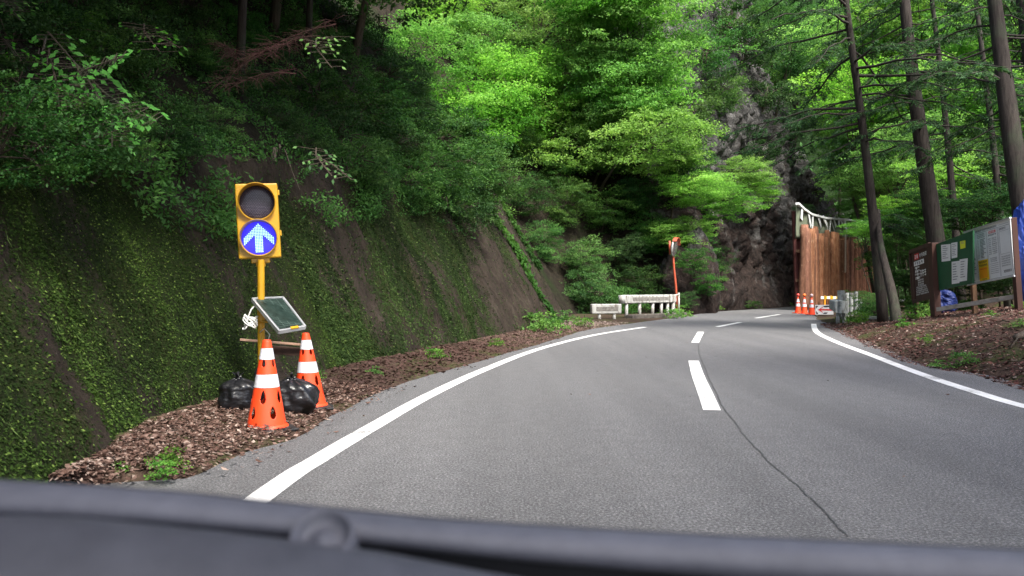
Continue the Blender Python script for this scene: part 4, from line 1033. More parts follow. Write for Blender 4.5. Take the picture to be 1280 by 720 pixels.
def bag(x, y, rx, ry, rz, seed, label, knot=(0, 0)):
    root = empty('sack', (x, y, .05), label, 'bag', 'black sacks around the cones')
    mb = MB(); n = 60; vs = []; fs = []; rr = random.Random(seed)
    for i in range(n+1):
        t = i/n; z = t*1.0
        prof = (math.sin(min(1, t*2.4)*math.pi/2)**.35)*(1 if t < .7 else max(.12, 1-((t-.7)/.27)**2.2*.88)) if t < .97 else .13+(t-.97)*2
        prof = max(prof, .02)
        for k in range(n):
            a = 2*math.pi*k/n; pl = 1+.05*math.sin(a*11+t*5+seed)*t*t+.26*float(fbm(math.cos(a)*1.8+seed, math.sin(a)*1.8+t*2.5, seed, 4))+.10*float(fbm(math.cos(a)*5+t*3, math.sin(a)*5+t*6, seed+3, 4))
            vs.append((x+math.cos(a)*rx*prof*pl+knot[0]*t*t, y+math.sin(a)*ry*prof*pl+knot[1]*t*t, .04+z*rz+.02*float(fbm(math.cos(a)*3, math.sin(a)*3+t, seed+5))))
    for i in range(n):
        for k in range(n): k2 = (k+1) % n; fs.append((i*n+k, i*n+k2, (i+1)*n+k2, (i+1)*n+k))
    mb.add(vs, fs); o = mb.build('bag_body', M['bag'], root, smooth=True)
    tx, ty, tz = x+knot[0], y+knot[1], .04+rz
    kn = MB(); kn.tube([(tx, ty, tz-.03), (tx, ty, tz+.0)], [.02, .024], 8)
    for k in range(4):
        a = k*1.7+seed; kn.frame((tx+.03*math.cos(a), ty+.03*math.sin(a), tz+.025), (math.cos(a), math.sin(a), .8), (-math.sin(a), math.cos(a), 0), (0, 0, 1), .06, .02, .006)
    kn.build('knot', M['bag'], root); return root
bag(-2.52, 7.35, .19, .16, .34, 3, 'round black plastic sack against the wall beside the nearer cone')
bag(-2.30, 7.52, .10, .10, .48, 5, 'tall thin black sack squeezed behind the nearer cone at the pole foot', (-.03, 0))
bag(-1.99, 7.36, .20, .16, .33, 8, 'bulging shiny black sack lying between the two cones', (-.05, .03))

# ------------------------------------------------------------------ guardrails, mirror
def guard_beam(a, b, h, th, z, root, slot=True):
    """a thick rounded box beam with a long slot along its road face"""
    a = Vector(a); b = Vector(b); d = (b-a).normalized(); L = (b-a).length; s_ = Vector((d.y, -d.x, 0)); mb = MB(); mb.frame((a+b)/2+Vector((0, 0, z)), d, s_, (0, 0, 1), L, th, h, 0, .04)
    o = mb.build('beam', M['guard'], root)
    if slot:
        m2 = MB(); c = (a+b)/2+Vector((0, 0, z))+s_*(th/2+.004); m2.frame(c, d, s_, (0, 0, 1), L*.72, .008, h*.42, 0, 0)
        for k in range(1): pass
        m2.build('slot', M['rust'], o)
g = empty('guardrail', (4.2, 29.5, 0), 'short low white guardrail, weathered, in front of the longer one', 'guardrail', 'white guardrails at the bend')
A1 = Vector((2.85, 28.9, 0)); B1 = Vector((3.98, 29.3, 0)); guard_beam(A1, B1, .36, .2, .44, g)
for t in (.28, .78): q = A1.lerp(B1, t); mb = MB(); mb.tube([(q.x, q.y, -.05), (q.x, q.y, .3)], .06, 12); mb.build('post', M['guard'], g, smooth=True)
g = empty('guardrail', (4.4, 31, 0), 'long white box-beam guardrail with peeling paint on a concrete kerb', 'guardrail', 'white guardrails at the bend')
A2 = Vector((4.22, 30.4, 0)); B2 = Vector((6.75, 33.2, 0)); guard_beam(A2, B2, .33, .2, .77, g)
mb = MB(); q = A2+Vector((-.05, -.05, .77)); mb.tube([q+Vector((.0, 0, -.16)), q+Vector((0, 0, .16))], .13, 16); mb.build('end_cap', M['guard'], g, smooth=True)
for t in (.06, .3, .55, .72, .85, .96): q = A2.lerp(B2, t); mb = MB(); mb.tube([(q.x, q.y, -.05), (q.x, q.y, .62)], .065, 12); mb.build('post', M['guard'], g, smooth=True)
mb = MB(); k0 = A2.lerp(B2, -.02)+Vector((.25, -.2, .02)); k1 = A2.lerp(B2, 1.05)+Vector((.25, -.2, .02)); mb.beam(k0, k1, .3, .34, 0, .03); tag(mb.build('concrete_kerb', M['conc']), 'mossy dark concrete kerb under the long white guardrail', 'kerb')
g = empty('marker_frame', (7.0, 33.6, 0), 'narrow white pipe frame standing at the end of the guardrail', 'frame')
mb = MB(); mb.tube([(6.8, 33.4, .9), (7.05, 33.8, .93)], .03, 8); mb.tube([(6.78, 33.4, 0), (6.78, 33.4, .92)], .03, 8); mb.tube([(7.05, 33.8, 0), (7.05, 33.8, 1.0)], .04, 8); mb.build('pipe', M['guard'], g, smooth=True)
mp_ = Vector((7.0, 34.2, 0)); g = empty('traffic_mirror', mp_, 'orange curve mirror seen edge-on, on a bent orange pole by the guardrail', 'mirror')
mb = MB(); mb.tube([P(846, 396, 34.2), P(845, 360, 34.2), P(842, 330, 34.2), P(840.5, 303, 34.2)], [.055, .05, .045, .042], 10); mb.build('pole', M['mirrororange'], g, smooth=True)
mb = MB(); mb.tube([P(837.5, 318, 34.3), P(837, 301, 34.3)], .045, 8); mb.build('sleeve', M['mirrororange'], g, smooth=True)
mc = P(843.5, 309, 34.0); ax_ = Vector((.88, -.42, -.12)).normalized()
mb = MB(); mb.lathe(mc, [(0, .05), (.2, .04), (.38, 0), (.4, -.02), (.38, -.05), (.2, -.12), (0, -.14)], 32, axis=ax_); mb.build('mirror_back', M['mirrorback'], g, smooth=True)
mb = MB(); mb.lathe(mc, [(0, .075), (.2, .063), (.36, .03)], 32, axis=ax_); mb.build('mirror_face', M['mirrorface'], g, smooth=True)
mb = MB(); n = 24; vs = []; fs = []
xx = ax_.cross(Vector((0, 0, 1))).normalized(); yy_ = xx.cross(ax_)
for i in range(n+1):
    a = math.radians(35+130*i/n); e = xx*math.cos(a)+yy_*math.sin(a)
    for (q, dz) in ((.415, -.05), (.43, .13), (.41, .13), (.40, -.05)): vs.append(mc+e*q+ax_*dz)
for i in range(n):
    for j in range(4): fs.append((i*4+j, i*4+(j+1) % 4, (i+1)*4+(j+1) % 4, (i+1)*4+j))
mb.add(vs, fs); mb.build('hood', M['mirrororange'], g)
mb = MB(); mb.tube([P(840.5, 305, 34.2), mc-ax_*.12], .03, 8); mb.build('arm', M['mirrororange'], g)

# boulder behind the mirror
rb = MB(); c = Vector((8.2, 38.2, 0)); rb.blob(c+Vector((.2, .6, .6)), 1.5, 1.4, 2.9, 12, .45, 2.2, 48)
o = rb.build('boulder', M['rock'], smooth=True); tag(o, 'dark leaning rock outcrop behind the curve mirror', 'rock')

for i, (u, v, Y, sc) in enumerate([(866, 322, 36.6, .8), (884, 352, 37.2, .7), (858, 372, 36.0, .5)]):
    C = P(u, v, Y); add_tree('rock_shrub', C, 'bush0', sc, (C.x+.2, Y+.4, max(.1, C.z-.8)), 'small shrub growing on the dark outcrop behind the curve mirror', 'shrub', 'shrubs on the outcrop behind the mirror', seed=700+i, tr=.05, limbs=5)
# ------------------------------------------------------------------ far cones and arrow board
def small_cone(u, v, Y, label, top, lampc):
    p = P(u, v, Y); p.z = .0; root = empty('traffic_cone', p, label, 'cone', 'small cones at the log wall corner')
    h = .72; r0, r1 = .15, .03; rad = lambda z: r0+(r1-r0)*z/h
    mb = MB(); mb.lathe(p+Vector((0, 0, .03)), [(rad(z), z) for z in (0, .2, .4, .6, h)]+[(0, h+.005)], 24); mb.build('cone_body', M['orange'], root, smooth=True)
    mb = MB(); mb.box(p+Vector((0, 0, .018)), .40, .40, .036, 0, .01, .2); mb.build('cone_base', M['orange'], root)
    for z0, z1 in ((.3, .43), (.5, .64)):
        mb = MB(); mb.lathe(p+Vector((0, 0, .03)), [(rad(z0)+.004, z0), (rad(z1)+.004, z1)], 24); mb.build('reflective_band', M['reflect'], root, smooth=True)
    mb = MB(); mb.tube([p+Vector((0, 0, .74)), p+Vector((0, 0, .8))], .03, 10); mb.build('stem', M['orange'], root)
    mb = MB(); mb.lathe(p+Vector((0, 0, .86)), [(0, -.08), (.05, -.06), (.075, -.01), (.07, .04), (.035, .075), (0, .085)], 16); mb.build('lamp', lampc, root, smooth=True)
M['redlamp'] = simple('red_lamp_plastic', (.5, .05, .04), .25, .1, 6, .5); M['clearlamp'] = simple('grey_lamp_plastic', (.5, .35, .35), .25, .1, 6, .5)
small_cone(997.5, 392, 38, 'cone with a pinkish lamp, farthest from the arrow board', 0, M['redlamp'])
small_cone(1005.5, 392, 37.3, 'middle cone of the row, topped by an orange lamp', 0, simple('orange_lamp_plastic', (.75, .16, .03), .25, .1, 6, .5))
small_cone(1014.5, 394, 36, 'cone touching the white arrow board, topped by a grey lamp', 0, M['clearlamp'])
ab0 = P(1019, 388, 34.5); ab = empty('arrow_board', Vector((ab0.x+.35, 34.5, 0)), 'low white board with a red left-pointing arrow beside the cones', 'sign')
Wb, Hb = .78, .42; cx, cy_ = ab0.x+Wb/2, 34.5; zc = .26
mb = MB(); mb.box((cx, cy_, zc), Wb, .03, Hb, 0, .008); brd = mb.build('board', M['whiteink'], ab)
def poly(mb, pts, y): mb.add([(cx+a*Wb, y, zc+b*Hb) for a, b in pts], [tuple(range(len(pts)))])
mb = MB(); poly(mb, [(-.36, 0), (-.12, .27), (-.06, .27), (-.2, .08), (.43, .08), (.43, -.08), (-.2, -.08), (-.06, -.27), (-.12, -.27)], cy_-.019); mb.build('arrow', M['redink'], brd)
mb = MB(); poly(mb, [(-.46, .42), (-.33, .42), (-.46, .12)], cy_-.018); mb.build('corner_mark', M['ink'], brd); mb = MB(); poly(mb, [(-.46, -.42), (-.46, -.12), (-.33, -.42)], cy_-.018); mb.build('corner_mark', M['ink'], brd); mb = MB(); poly(mb, [(-.1, .42), (.44, .42), (.44, .26), (.02, .26)], cy_-.018); mb.build('corner_mark', M['ink'], brd); mb = MB(); poly(mb, [(.02, -.26), (.2, -.26), (.12, -.42), (-.1, -.42)], cy_-.018)
mb.build('corner_mark', M['ink'], brd)
for sx in (-.3, .3): mb = MB(); mb.beam((cx+sx, cy_, 0), (cx+sx, cy_+.12, .06), .03, .03); mb.build('foot', M['guardgrey'], ab)

# grey guardrail end on the right with concrete posts
def grey_post(u, v0, v1, Y, rad, label, dome=0):
    b = P(u, v0, Y); t = P(u, v1, Y); mb = MB(); mb.tube([b, t], rad, 20); o = mb.build('concrete_post', M['guardgrey'], smooth=False); return tag(o, label, 'post', 'grey concrete posts by the guardrail end')
g = empty('guardrail', (10.9, 25.8, 0), 'grey box guardrail seen end-on beside the tree roots', 'guardrail')
e0 = P(1051.5, 384, 25.6); mb = MB(); d_ = Vector((.35, 1, 0)).normalized(); s_ = Vector((d_.y, -d_.x, 0))
mb.frame(e0+d_*2.2, d_, s_, (0, 0, 1), 4.4, .36, .38, 0, .06); mb.build('beam', M['guardgrey'], g)
mb = MB(); mb.tube([e0+s_*.06+Vector((0, 0, -.19)), e0+s_*.06+Vector((0, 0, .2))], .16, 20); mb.tube([e0-s_*.15+Vector((0, .02, -.17)), e0-s_*.15+Vector((0, .02, .17))], .075, 14); mb.build('end_cap', M['guardgrey'], g)
for (du, dy) in ((-.09, .1), (.1, .2), (.1, 2.2), (.1, 4)):
    q = e0+s_*du+d_*dy; mb = MB(); mb.tube([(q.x, q.y, -.05), (q.x, q.y, e0.z-.15)], .065, 12); mb.build('post', M['guardgrey'], g, smooth=True)
grey_post(1051.5, 400, 363, 28.2, .13, 'widest grey post, standing right behind the guardrail end')
for i, (u, v1, lab) in enumerate([(1058.5, 366, 'second post from the wide grey one, slimmer'), (1064, 366, 'middle slim grey post of the row behind the guardrail'), (1070, 364.5, 'pale slim post with a flattened top in the row'), (1075.5, 374, 'shorter white post beyond the pale flattened one'), (1080, 378, 'last small white post beside the bright green bush')]):
    grey_post(u, 396-i*1.5, v1, 30+i*.8, .075, lab)
mb = MB(); mb.beam(P(1077, 396.5, 26.5), P(1119, 398, 24.2), .12, .1, 0, .01); mb.box((P(1090, 398, 25.8).x, 25.8, .12), .1, .1, .28)
tag(mb.build('white_edging', simple('pale_edging', (.5, .48, .42), .8, .15, 6)), 'pale low edging beam lying between the posts and the tree feet', 'edging')
# orange and white barrier behind
g = empty('barrier', P(1030, 376, 40), 'orange and white striped barrier in front of the log wall', 'barrier'); g.location.z = 0
mb = MB()
x0 = P(1026, 372, 39); L = 1.05
for i in range(7): mb.frame(x0+Vector((.075+i*.15, 0, 0)), (1, 0, 0), (0, 1, 0), (0, 0, 1), .148, .03, .13, i % 2)
mb.build('stripe_bar', [M['whiteink'], M['yellowpaper']], g)
for sx in (.2, .5, .95): mb = MB(); mb.beam((x0.x+sx, 39.03, 0), (x0.x+sx, 39.03, x0.z+.1), .12 if sx > .4 else .09, .06); mb.build('leg', M['orangepaper'] if sx < .9 else M['logs'], g)

# ------------------------------------------------------------------ log wall with the sheet on top
LA = Vector((15.55, 43, 0)); LB = Vector((29.6, 64.5, 0)); lg = empty('log_wall', LA, 'tall barrier of upright reddish logs at the bend', 'wall')
nlog = 84; dl = (LB-LA)/nlog; rl = random.Random(4); prev = None
lm = []
for v_ in range(15):
    m_ = MB(); H_ = 4.55; pts = [(0+.02*math.sin(z*1.3+v_), .02*math.cos(z*1.1+v_), z) for z in np.linspace(-.1, H_, 10)]
    m_.tube(pts, [.142-.02*i/9+.008*math.sin(i*2.1+v_) for i in range(10)], 12)
    me = bpy.data.meshes.new('log'); me.from_pydata(m_.v, [], m_.f); me.materials.append(M[['logs', 'logs1', 'logs2'][v_//5]]); me.polygons.foreach_set('use_smooth', [True]*len(me.polygons)); me.update(); lm.append(me)
for i in range(nlog):
    o = bpy.data.objects.new('log', lm[i % 5+(0 if i < 7 or i in (9, 12) else (5 if i < 38 else 10))]); COL.objects.link(o); o.parent = lg
    o.location = dl*i+Vector((rl.uniform(-.05, .05), rl.uniform(-.08, .08), rl.uniform(-.35, .2))); o.rotation_euler = (rl.uniform(-.01, .01), rl.uniform(-.012, .012)-.012, rl.uniform(0, 6)); s__ = rl.uniform(.9, 1.12); o.scale = (s__, s__, 1)
dn = dl.normalized(); sdn = Vector((-dn.y, dn.x, 0))
mb = MB()
for z in (1.6, 3.2): mb.beam(LA+sdn*.24+Vector((0, 0, z)), LB+sdn*.22+Vector((0, 0, z)), .1, .14)
mb.build('back_rail', M['wood'], lg)
# steel posts at the corner
for i, (u, Y, h_) in enumerate([(996.5, 43.6, 5.35), (1001, 43.9, 5.2)]):
    b = P(u, 380, Y); mb = MB(); mb.beam((b.x, Y, 0), (b.x-.2, Y, h_), .17, .17); mb.frame((b.x-.2, Y, h_+.01), (1, 0, 0), (0, 1, 0), (0, 0, 1), .24, .24, .02)
    tag(mb.build('steel_post', M['steelbrown']), ['rust-red steel post at the outer corner of the log wall', 'rust-red steel post just behind the corner one, against the logs'][i], 'post')
# sheet
sh = empty('torn_sheet', LA+Vector((0, 0, 4.3)), 'torn olive and white sheet sagging along the top of the log wall', 'sheet')
def edge_pt(t, z): q = LA.lerp(LB, t)+sdn*.30; return Vector((q.x, q.y, z))
na, nb_ = 120, 10; vs = []; fs = []; ms = []; rs_ = random.Random(6)
top_z = lambda t: np.interp(t, [0, .05, .12, .25, .5, 1], [5.75, 5.55, 5.4, 5.45, 5.8, 6.5])
for i in range(na+1):
    t = i/na
    for j in range(nb_+1):
        q = j/nb_; z = float(top_z(t))*(1-q)+3.9*q; fold = .10*math.sin(t*95+2*math.sin(t*20))*(.4+q)+.08*float(fbm(t*30, q*2, 3))
        p_ = edge_pt(t, z)+sdn*fold; vs.append(p_)
for i in range(na):
    for j in range(nb_): fs.append((i*(nb_+1)+j, (i+1)*(nb_+1)+j, (i+1)*(nb_+1)+j+1, i*(nb_+1)+j+1))
m2 = MB(); m2.add(vs, fs); o = m2.build('sheet', M['tarp'], sh, smooth=True); md = o.modifiers.new('t', 'SOLIDIFY'); md.thickness = .015
m2 = MB()
for i in range(60):
    t = i/60; t2 = t+1/60; m2.beam(edge_pt(t, float(top_z(t)))-sdn*.1, edge_pt(t2, float(top_z(t2)))-sdn*.1, .2, .12)
for i in range(34):
    t = rs_.random()*.95; z0 = float(top_z(t)); m2.beam(edge_pt(t, z0)-sdn*.14, edge_pt(t+rs_.uniform(-.02, .05), z0-rs_.uniform(.25, 1.0))-sdn*.16, .03, rs_.choice((.06, .1, .3)), up=dn)
m2.build('hem', M['tarpwhite'], sh)
m2 = MB(); m2.tube([edge_pt(.42, 2.2)-sdn*.5, edge_pt(.43, 4.8)-sdn*.48], .05, 8); tag(m2.build('pale_pole', simple('pale_pole', (.5, .4, .3), .7, .2, 8)), 'thin pale pole leaning against the face of the log wall', 'pole')

# ------------------------------------------------------------------ notice boards
def quadboard(corners, th, mat, name, parent):
    """corners tl, tr, br, bl in world; thickness goes away from the road"""
    tl, tr, br, bl = [Vector(c) for c in corners]; n = (tr-tl).cross(bl-tl).normalized()
    E = Vector((0, 0, EYE)); rd = br-E; br = E+rd*((tl-E).dot(n)/rd.dot(n))
    if n.dot(Vector((0, 0, EYE))-tl) < 0: n = -n
    mb = MB(); f = [tl, tr, br, bl]; b = [c-n*th for c in f]
    mb.add(f+b, [(0, 1, 2, 3), (7, 6, 5, 4), (0, 4, 5, 1), (1, 5, 6, 2), (2, 6, 7, 3), (3, 7, 4, 0)])
    return mb.build(name, mat, parent), n, (lambda a, c, e=0: tl*(1-a)*(1-c)+tr*a*(1-c)+br*a*c+bl*(1-a)*c+n*e)
class Print:
    def __init__(s, pq, base): s.q = pq; s.b = base; s.k = {}
    def rect(s, a0, c0, a1, c1, mat, e=.003):
        mb = s.k.setdefault((mat, e), MB()); mb.add([s.q(a0, c0, e), s.q(a1, c0, e), s.q(a1, c1, e), s.q(a0, c1, e)], [(0, 1, 2, 3)])
    def glyphs(s, a0, c0, a1, c1, n, mat, r, e=.003, vertical=False):
        """a run of small stroke signs, as the illegible characters read"""
        for i in range(n):
            if vertical: x0, x1 = a0, a1; y0 = c0+(c1-c0)*i/n; y1 = c0+(c1-c0)*(i+.82)/n
            else: y0, y1 = c0, c1; x0 = a0+(a1-a0)*i/n; x1 = a0+(a1-a0)*(i+.82)/n
            w_, h_ = x1-x0, y1-y0
            for k in range(r.choice((2, 3, 3))): yk = y0+h_*(k+.1+.3*r.random())/3; s.rect(x0+w_*.1*r.random(), yk, x1-w_*.15*r.random(), yk+h_*.16, mat, e)
            for k in range(r.choice((1, 2, 2))): xk = x0+w_*(.1+.65*r.random()); s.rect(xk, y0+h_*.05, xk+w_*.16, y1, mat, e)
    def flush(s, nm):
        for (mat, e), mb in s.k.items(): mb.build(nm, M[mat], s.b)
        s.k = {}
rp = random.Random(12)
# brown signboard
Yl, Yr = 20.6, 19.3
bc = [P(1138.5, 315.5, Yl), P(1162, 306, Yr), P(1165, 370.5, Yr), P(1142.5, 376, Yl)]
foot = RF(1152, 20); sb = empty('signboard', foot, 'brown wooden signboard with white lettering and a red square, at the end of the boards', 'sign')
bo, n_, q = quadboard(bc, .05, M['brownwood'], 'panel', sb)
pr = Print(q, bo)
pr.rect(.18, .07, .42, .19, 'redink'); pr.glyphs(.2, .09, .4, .17, 2, 'whiteink', rp, .005)
pr.glyphs(.46, .09, .85, .17, 4, 'whiteink', rp)
pr.rect(.14, .22, .68, .31, 'whiteink'); pr.glyphs(.18, .235, .64, .295, 4, 'ink', rp, .005)
pr.glyphs(.16, .33, .45, .60, 4, 'whiteink', rp, vertical=True); pr.glyphs(.45, .42, .78, .56, 3, 'whiteink', rp)
for k in range(3): pr.glyphs(.3, .60+.045*k, .62, .635+.045*k, 5, 'whiteink', rp)
for k in range(5): pr.glyphs(.2-.01*k, .735+.037*k, .74+.03*k, .763+.037*k, 9, 'whiteink', rp)
pr.rect(.4, .71, .56, .735, 'greyink')
pr.flush('lettering')
mb = MB()
for a in ((0, 0), (1, 0)): pass
mb.beam(q(-.02, -.01, .01), q(1.02, -.01, .01), .09, .05, up=n_); mb.beam(q(-.02, 1.01, .01), q(1.02, 1.01, .01), .09, .05, up=n_); mb.beam(q(-.03, 0, .01), q(-.03, 1, .01), .06, .05, up=n_)
mb.build('frame', M['brownwood'], sb)
for (a, Y, wd) in ((.06, Yl, .13), (1.1, Yr-.1, .20)):
    t = q(a, -.02 if a > .5 else .3, -.03); mb = MB(); b = Vector((t.x+.08, t.y, float(ground_r(t.x, t.y))-.1)); mb.beam(b, t, wd, wd*.8, 0, .008); mb.build('post', M['brownwood'], sb)
# green board
Y0, Y1 = 19.2, 17.7
gc = [P(1166, 307, Y0), P(1216, 288, Y1), P(1216, 354, Y1), P(1169.5, 363.5, Y0)]
gb = empty('notice_board', RF(1190, 18.6), 'green notice board with five pinned papers, between the brown and the white boards', 'notice board')
bo, n_, q = quadboard(gc, .04, M['greenboard'], 'panel', gb)
for (u0, v0, u1, v1, du, m_, nm) in [(1177, 306, 1189, 327, 3, 'paper', 'paper'), (1189.8, 303.5, 1197.5, 322.8, 2.5, 'paper', 'paper'), (1200.5, 301.5, 1207, 311, 1.5, 'yellownote', 'note'), (1191, 327, 1201.5, 355, 3, 'paper', 'paper'), (1201, 324, 1211, 352, 3, 'paper', 'paper')]:
    def inv(u, v):   # board parameters of a pixel
        a = (u-1166-(v-307)*.06)/50.0; a = max(0, min(.97, a)); vt = 307-19*a; vb = 363.5-9.5*a; return a, max(.02, min(.97, (v-vt)/(vb-vt)))
    a0, c0 = inv(u0, v0); a1, c1 = inv(u1, v0-1.5); a2, c2 = inv(u1+.5, v1-1.5); a3, c3 = inv(u0+1, v1)
    mb = MB(); mb.add([q(a0, c0, .004), q(a1, c1, .004), q(a2, c2, .004), q(a3, c3, .004)], [(0, 1, 2, 3)]); pp = mb.build(nm, M[m_], gb)
    qq = lambda a, c, e=0, K=(a0, c0, a1, c1, a2, c2, a3, c3): q((K[0]*(1-a)+K[2]*a)*(1-c)+(K[6]*(1-a)+K[4]*a)*c, (K[1]*(1-a)+K[3]*a)*(1-c)+(K[7]*(1-a)+K[5]*a)*c, e)
    pr = Print(qq, pp)
    for k in range(7 if m_ == 'paper' else 3): pr.rect(.14, .1+.8*k/7, .14+.7*rp.uniform(.5, 1), .1+.8*k/7+.035, 'greyink', .007)
    pr.flush('printed_text')
# white board
Y0, Y1 = 18.4, 16.9
wc = [P(1205, 291.5, Y0), P(1262.5, 273.2, Y1), P(1268, 344, Y1), P(1210.5, 355.5, Y0)]
wb = empty('notice_board', RF(1240, 17.6), 'large white construction notice sheet board with dense small print and a yellow bill', 'notice board')
bo, n_, q = quadboard(wc, .04, M['sheet'], 'panel', wb)
pr = Print(q, bo)
pr.glyphs(.25, .03, .72, .07, 22, 'ink', rp); pr.rect(.02, .085, .98, .09, 'ink'); pr.rect(.03, .05, .22, .055, 'greyink'); pr.rect(.76, .05, .97, .055, 'greyink')
for (a0, a1) in ((.03, .23), (.27, .47), (.51, .71), (.75, .97)):
    for a in (a0-.012, a1+.012): pr.rect(a, .1, a+.004, .97, 'greyink')
pr.glyphs(.04, .13, .22, .18, 7, 'ink', rp); 
for k in range(7): pr.glyphs(.04, .22+.043*k, .04+rp.uniform(.1, .18), .24+.043*k, 8, 'greyink', rp)
pr.glyphs(.04, .53, .22, .575, 7, 'ink', rp)
for k in range(9): pr.rect(.04, .62+.04*k, .04+rp.uniform(.09, .19), .632+.04*k, 'greyink')
for k in range(3): pr.glyphs(.28, .11+.03*k, .46, .13+.03*k, 10, 'ink', rp)
for k in range(14): pr.glyphs(.28, .21+.026*k, .32, .225+.026*k, 3, 'greyink', rp); pr.rect(.34, .212+.026*k, .34+rp.uniform(.05, .12), .224+.026*k, 'greyink')
pr.rect(.54, .11, .69, .155, 'redink'); pr.glyphs(.55, .115, .68, .15, 4, 'sheet', rp, .005); pr.glyphs(.53, .17, .7, .2, 8, 'ink', rp)
for k in range(9): pr.glyphs(.52, .24+.035*k, .58, .262+.035*k, 4, 'greyink', rp); pr.glyphs(.6, .24+.035*k, .7, .262+.035*k, 5, 'ink' if k in (3, 7) else 'greyink', rp)
for k in range(3): pr.glyphs(.54, .6+.03*k, .68, .62+.03*k, 6, 'greyink', rp)
for k in range(6): pr.rect(.52, .71+.035*k, .7, .716+.035*k, 'greyink')
pr.glyphs(.76, .11, .9, .15, 7, 'ink', rp); pr.rect(.76, .17, .96, .174, 'greyink'); pr.rect(.76, .58, .96, .584, 'greyink'); pr.rect(.76, .17, .764, .58, 'greyink')
for k in range(5): pr.glyphs(.77, .62+.04*k, .95, .645+.04*k, 8, 'greyink', rp)
pr.glyphs(.8, .87, .96, .92, 7, 'ink', rp)
pr.rect(.02, .985, .98, .99, 'ink')
pr.rect(.27, .6, .49, .985, 'yellowpaper', .006); pr.rect(.29, .74, .46, .94, 'orangepaper', .007); pr.glyphs(.29, .62, .47, .66, 8, 'ink', rp, .009); pr.glyphs(.29, .68, .47, .72, 7, 'ink', rp, .009); pr.glyphs(.3, .76, .45, .78, 6, 'redink', rp, .009); pr.glyphs(.34, .95, .44, .97, 4, 'ink', rp, .009)
pr.flush('printed_text')
mb = MB(); mb.beam(q(-.01, -.012, .0), q(1.01, -.012, .0), .03, .05, up=n_); mb.build('trim', M['alu'], wb); mb = MB(); mb.beam(q(-.01, 1.012, .0), q(1.01, 1.012, .0), .03, .05, up=n_); mb.build('trim', M['alu'], wb)
def bpost(u0, v0, u1, v1, Y, wd, mat):
    a = P(u0, v0, Y); b = P(u1, v1, Y); b.z = min(b.z, float(ground_r(b.x, Y))-.05); mb = MB(); mb.beam(b, a, wd, wd, 0, .008); return mb.build('post', M[mat], wb)
bpost(1215.5, 340, 1219, 390, 18.35, .10, 'wood'); bpost(1265.5, 272, 1274, 388, 16.95, .12, 'brownwood'); bpost(1269, 330, 1273, 386, 17.0, .1, 'wood')
mb = MB(); mb.beam(P(1171, 387, 18.9), P(1268, 371, 17.1), .05, .10, 0, .006); mb.build('rail', M['greywood'], wb)
# blue tarps
M['navy'] = simple('navy_tarp', (.006, .016, .09), .55, .3, 3, .3, bump=.6)
def tarp(c, rx, ry, rz, seed, label, mk='blue'):
    mb = MB(); mb.blob(c, rx, ry, rz, seed, .35, 2.4, 36, flat=-.95); o = mb.build('blue_tarp', M[mk], smooth=False); tag(o, label, 'tarpaulin', 'blue tarpaulins around the boards')
c_ = P(1168, 308, 19.9); tarp((c_.x, c_.y+.25, c_.z-.04), .17, .2, .1, 2, 'small blue tarp bundle peeking above the brown signboard corner')
c_ = P(1179, 374, 20.0); tarp((c_.x, c_.y, c_.z-.1), .3, .3, .34, 3, 'dark blue tarp heap under the green notice board', 'navy')
c_ = P(1286, 312, 17.5); tarp((c_.x, c_.y, c_.z-.1), .32, .35, 1.15, 4, 'tall blue tarp wrapped round the end of the notice boards')

# ------------------------------------------------------------------ the car's dashboard edge, close to the camera
def dash_mat(nm, lo, hi, rg):
    t = MT(nm); co = t.coord(); f = t.noise(co, 40, 4, .6); g_ = t.noise(co, 5, 3, .5); t.base(t.mix(.5, t.ramp(f, [(.3, lo), (.7, hi)]), t.ramp(g_, [(.35, lo), (.65, hi)]))); t.rough(rg, .5); t.bump(t.noise(co, 300, 3), .3, .002); return t.m
dm = dash_mat('dashboard_vinyl', (.075, .077, .096), (.125, .128, .156), .6); dm2 = dash_mat('panel_plastic', (.055, .056, .068), (.09, .092, .11), .5); dm3 = simple('gap_black', (.006, .006, .008), .7, .2, 10)
car = empty('dashboard_edge', (0, .55, .9), 'blurred dark grey edge of a car cowl with a round boss, crossing the very bottom', 'car cowl')
tp = [(-80, 600), (0, 606), (100, 612), (200, 619), (300, 629), (400, 640), (520, 652), (640, 661), (770, 669), (900, 676), (1050, 683), (1180, 689), (1280, 694), (1370, 698)]
tk = [46, 46, 45, 42, 40, 38, 38, 42, 46, 50, 54, 58, 60, 62]      # band thickness in the picture
Yd = .62
mb = MB(); vs = []; fs = []; n = 16
for (u, v), h_ in zip(tp, tk):
    top = P(u, v, Yd); H2 = h_/F*Yd
    for k in range(n+1):
        a = math.radians(200-220*k/n)   # rounded nose turned to the camera
        vs.append(Vector((top.x, Yd-.012+.030*(-math.sin(math.radians(10+160*k/n)))+.03, top.z-H2/2+H2/2*math.cos(math.radians(180*k/n)))))
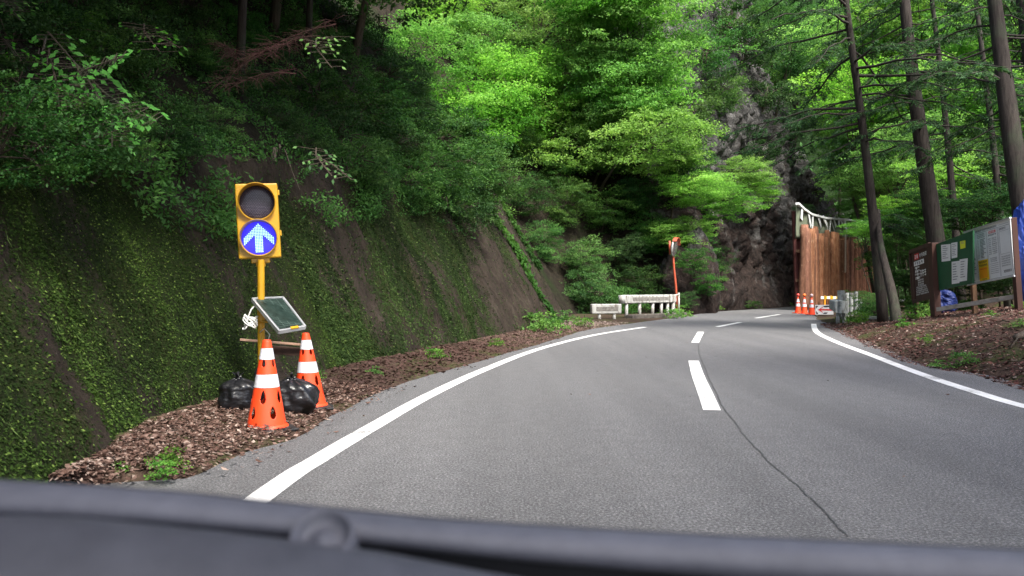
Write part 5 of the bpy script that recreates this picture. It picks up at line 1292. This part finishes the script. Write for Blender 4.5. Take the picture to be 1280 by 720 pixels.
for i in range(len(tp)-1):
    for k in range(n): fs.append((i*(n+1)+k, (i+1)*(n+1)+k, (i+1)*(n+1)+k+1, i*(n+1)+k+1))
cut = 6*n
mb.add(vs[:7*(n+1)], fs[:cut]); mb.build('upper_ridge', dm, car, smooth=True)
dmr = dm
mb = MB(); mb.add(vs[6*(n+1):], [tuple(i-6*(n+1) for i in f) for f in fs[cut:]]); mb.build('dark_ridge', dmr, car, smooth=True)
# deck from the ridge away from the camera (thickness of the cowl)
mb = MB(); vs = []; fs = []
for (u, v), h_ in zip(tp, tk):
    t0 = P(u, v+.8, Yd); vs += [t0+Vector((0, .018, 0)), t0+Vector((0, .35, -.16)), t0+Vector((0, .35, -.4))]
for i in range(len(tp)-1):
    for k in range(2): fs.append((i*3+k, (i+1)*3+k, (i+1)*3+k+1, i*3+k+1))
mb.add(vs, fs); mb.build('front_slope', dm, car, smooth=True)
# lower panel nearer the camera (left) and the dark gap (right)
mb = MB(); lo_ = [(-80, 648), (60, 650), (200, 664), (350, 680), (470, 697), (600, 722), (760, 750), (1370, 800)]
vs = []; fs = []
for (u, v) in lo_:
    a = P(u, v, .56); vs += [a+Vector((0, .03, -.006)), a, a+Vector((0, -.05, -.035)), a+Vector((0, -.10, -.12))]
for i in range(len(lo_)-1):
    for k in range(3): fs.append((i*4+k, (i+1)*4+k, (i+1)*4+k+1, i*4+k+1))
mb.add(vs, fs); mb.build('lower_panel', dm2, car, smooth=True)
mb = MB(); vs = []
for (u, v), h_ in zip(tp, tk):
    a = P(u, v+h_*.8, Yd+.012); vs += [a, a+Vector((0, .0, -.3))]
mb.add(vs, [(2*i, 2*i+2, 2*i+3, 2*i+1) for i in range(len(tp)-1)]); mb.build('gap', dm3, car)
mb = MB(); c = P(402, 668, .585); axd = Vector((0, -.62, .8)).normalized()
mb.lathe(c, [(.0245, -.03), (.0242, -.004), (.0225, .001), (.021, .001), (.019, -.003), (.017, -.008), (.010, -.009), (.007, -.004), (0, -.003)], 36, axis=axd)
mb.build('round_boss', dm, car, smooth=True)
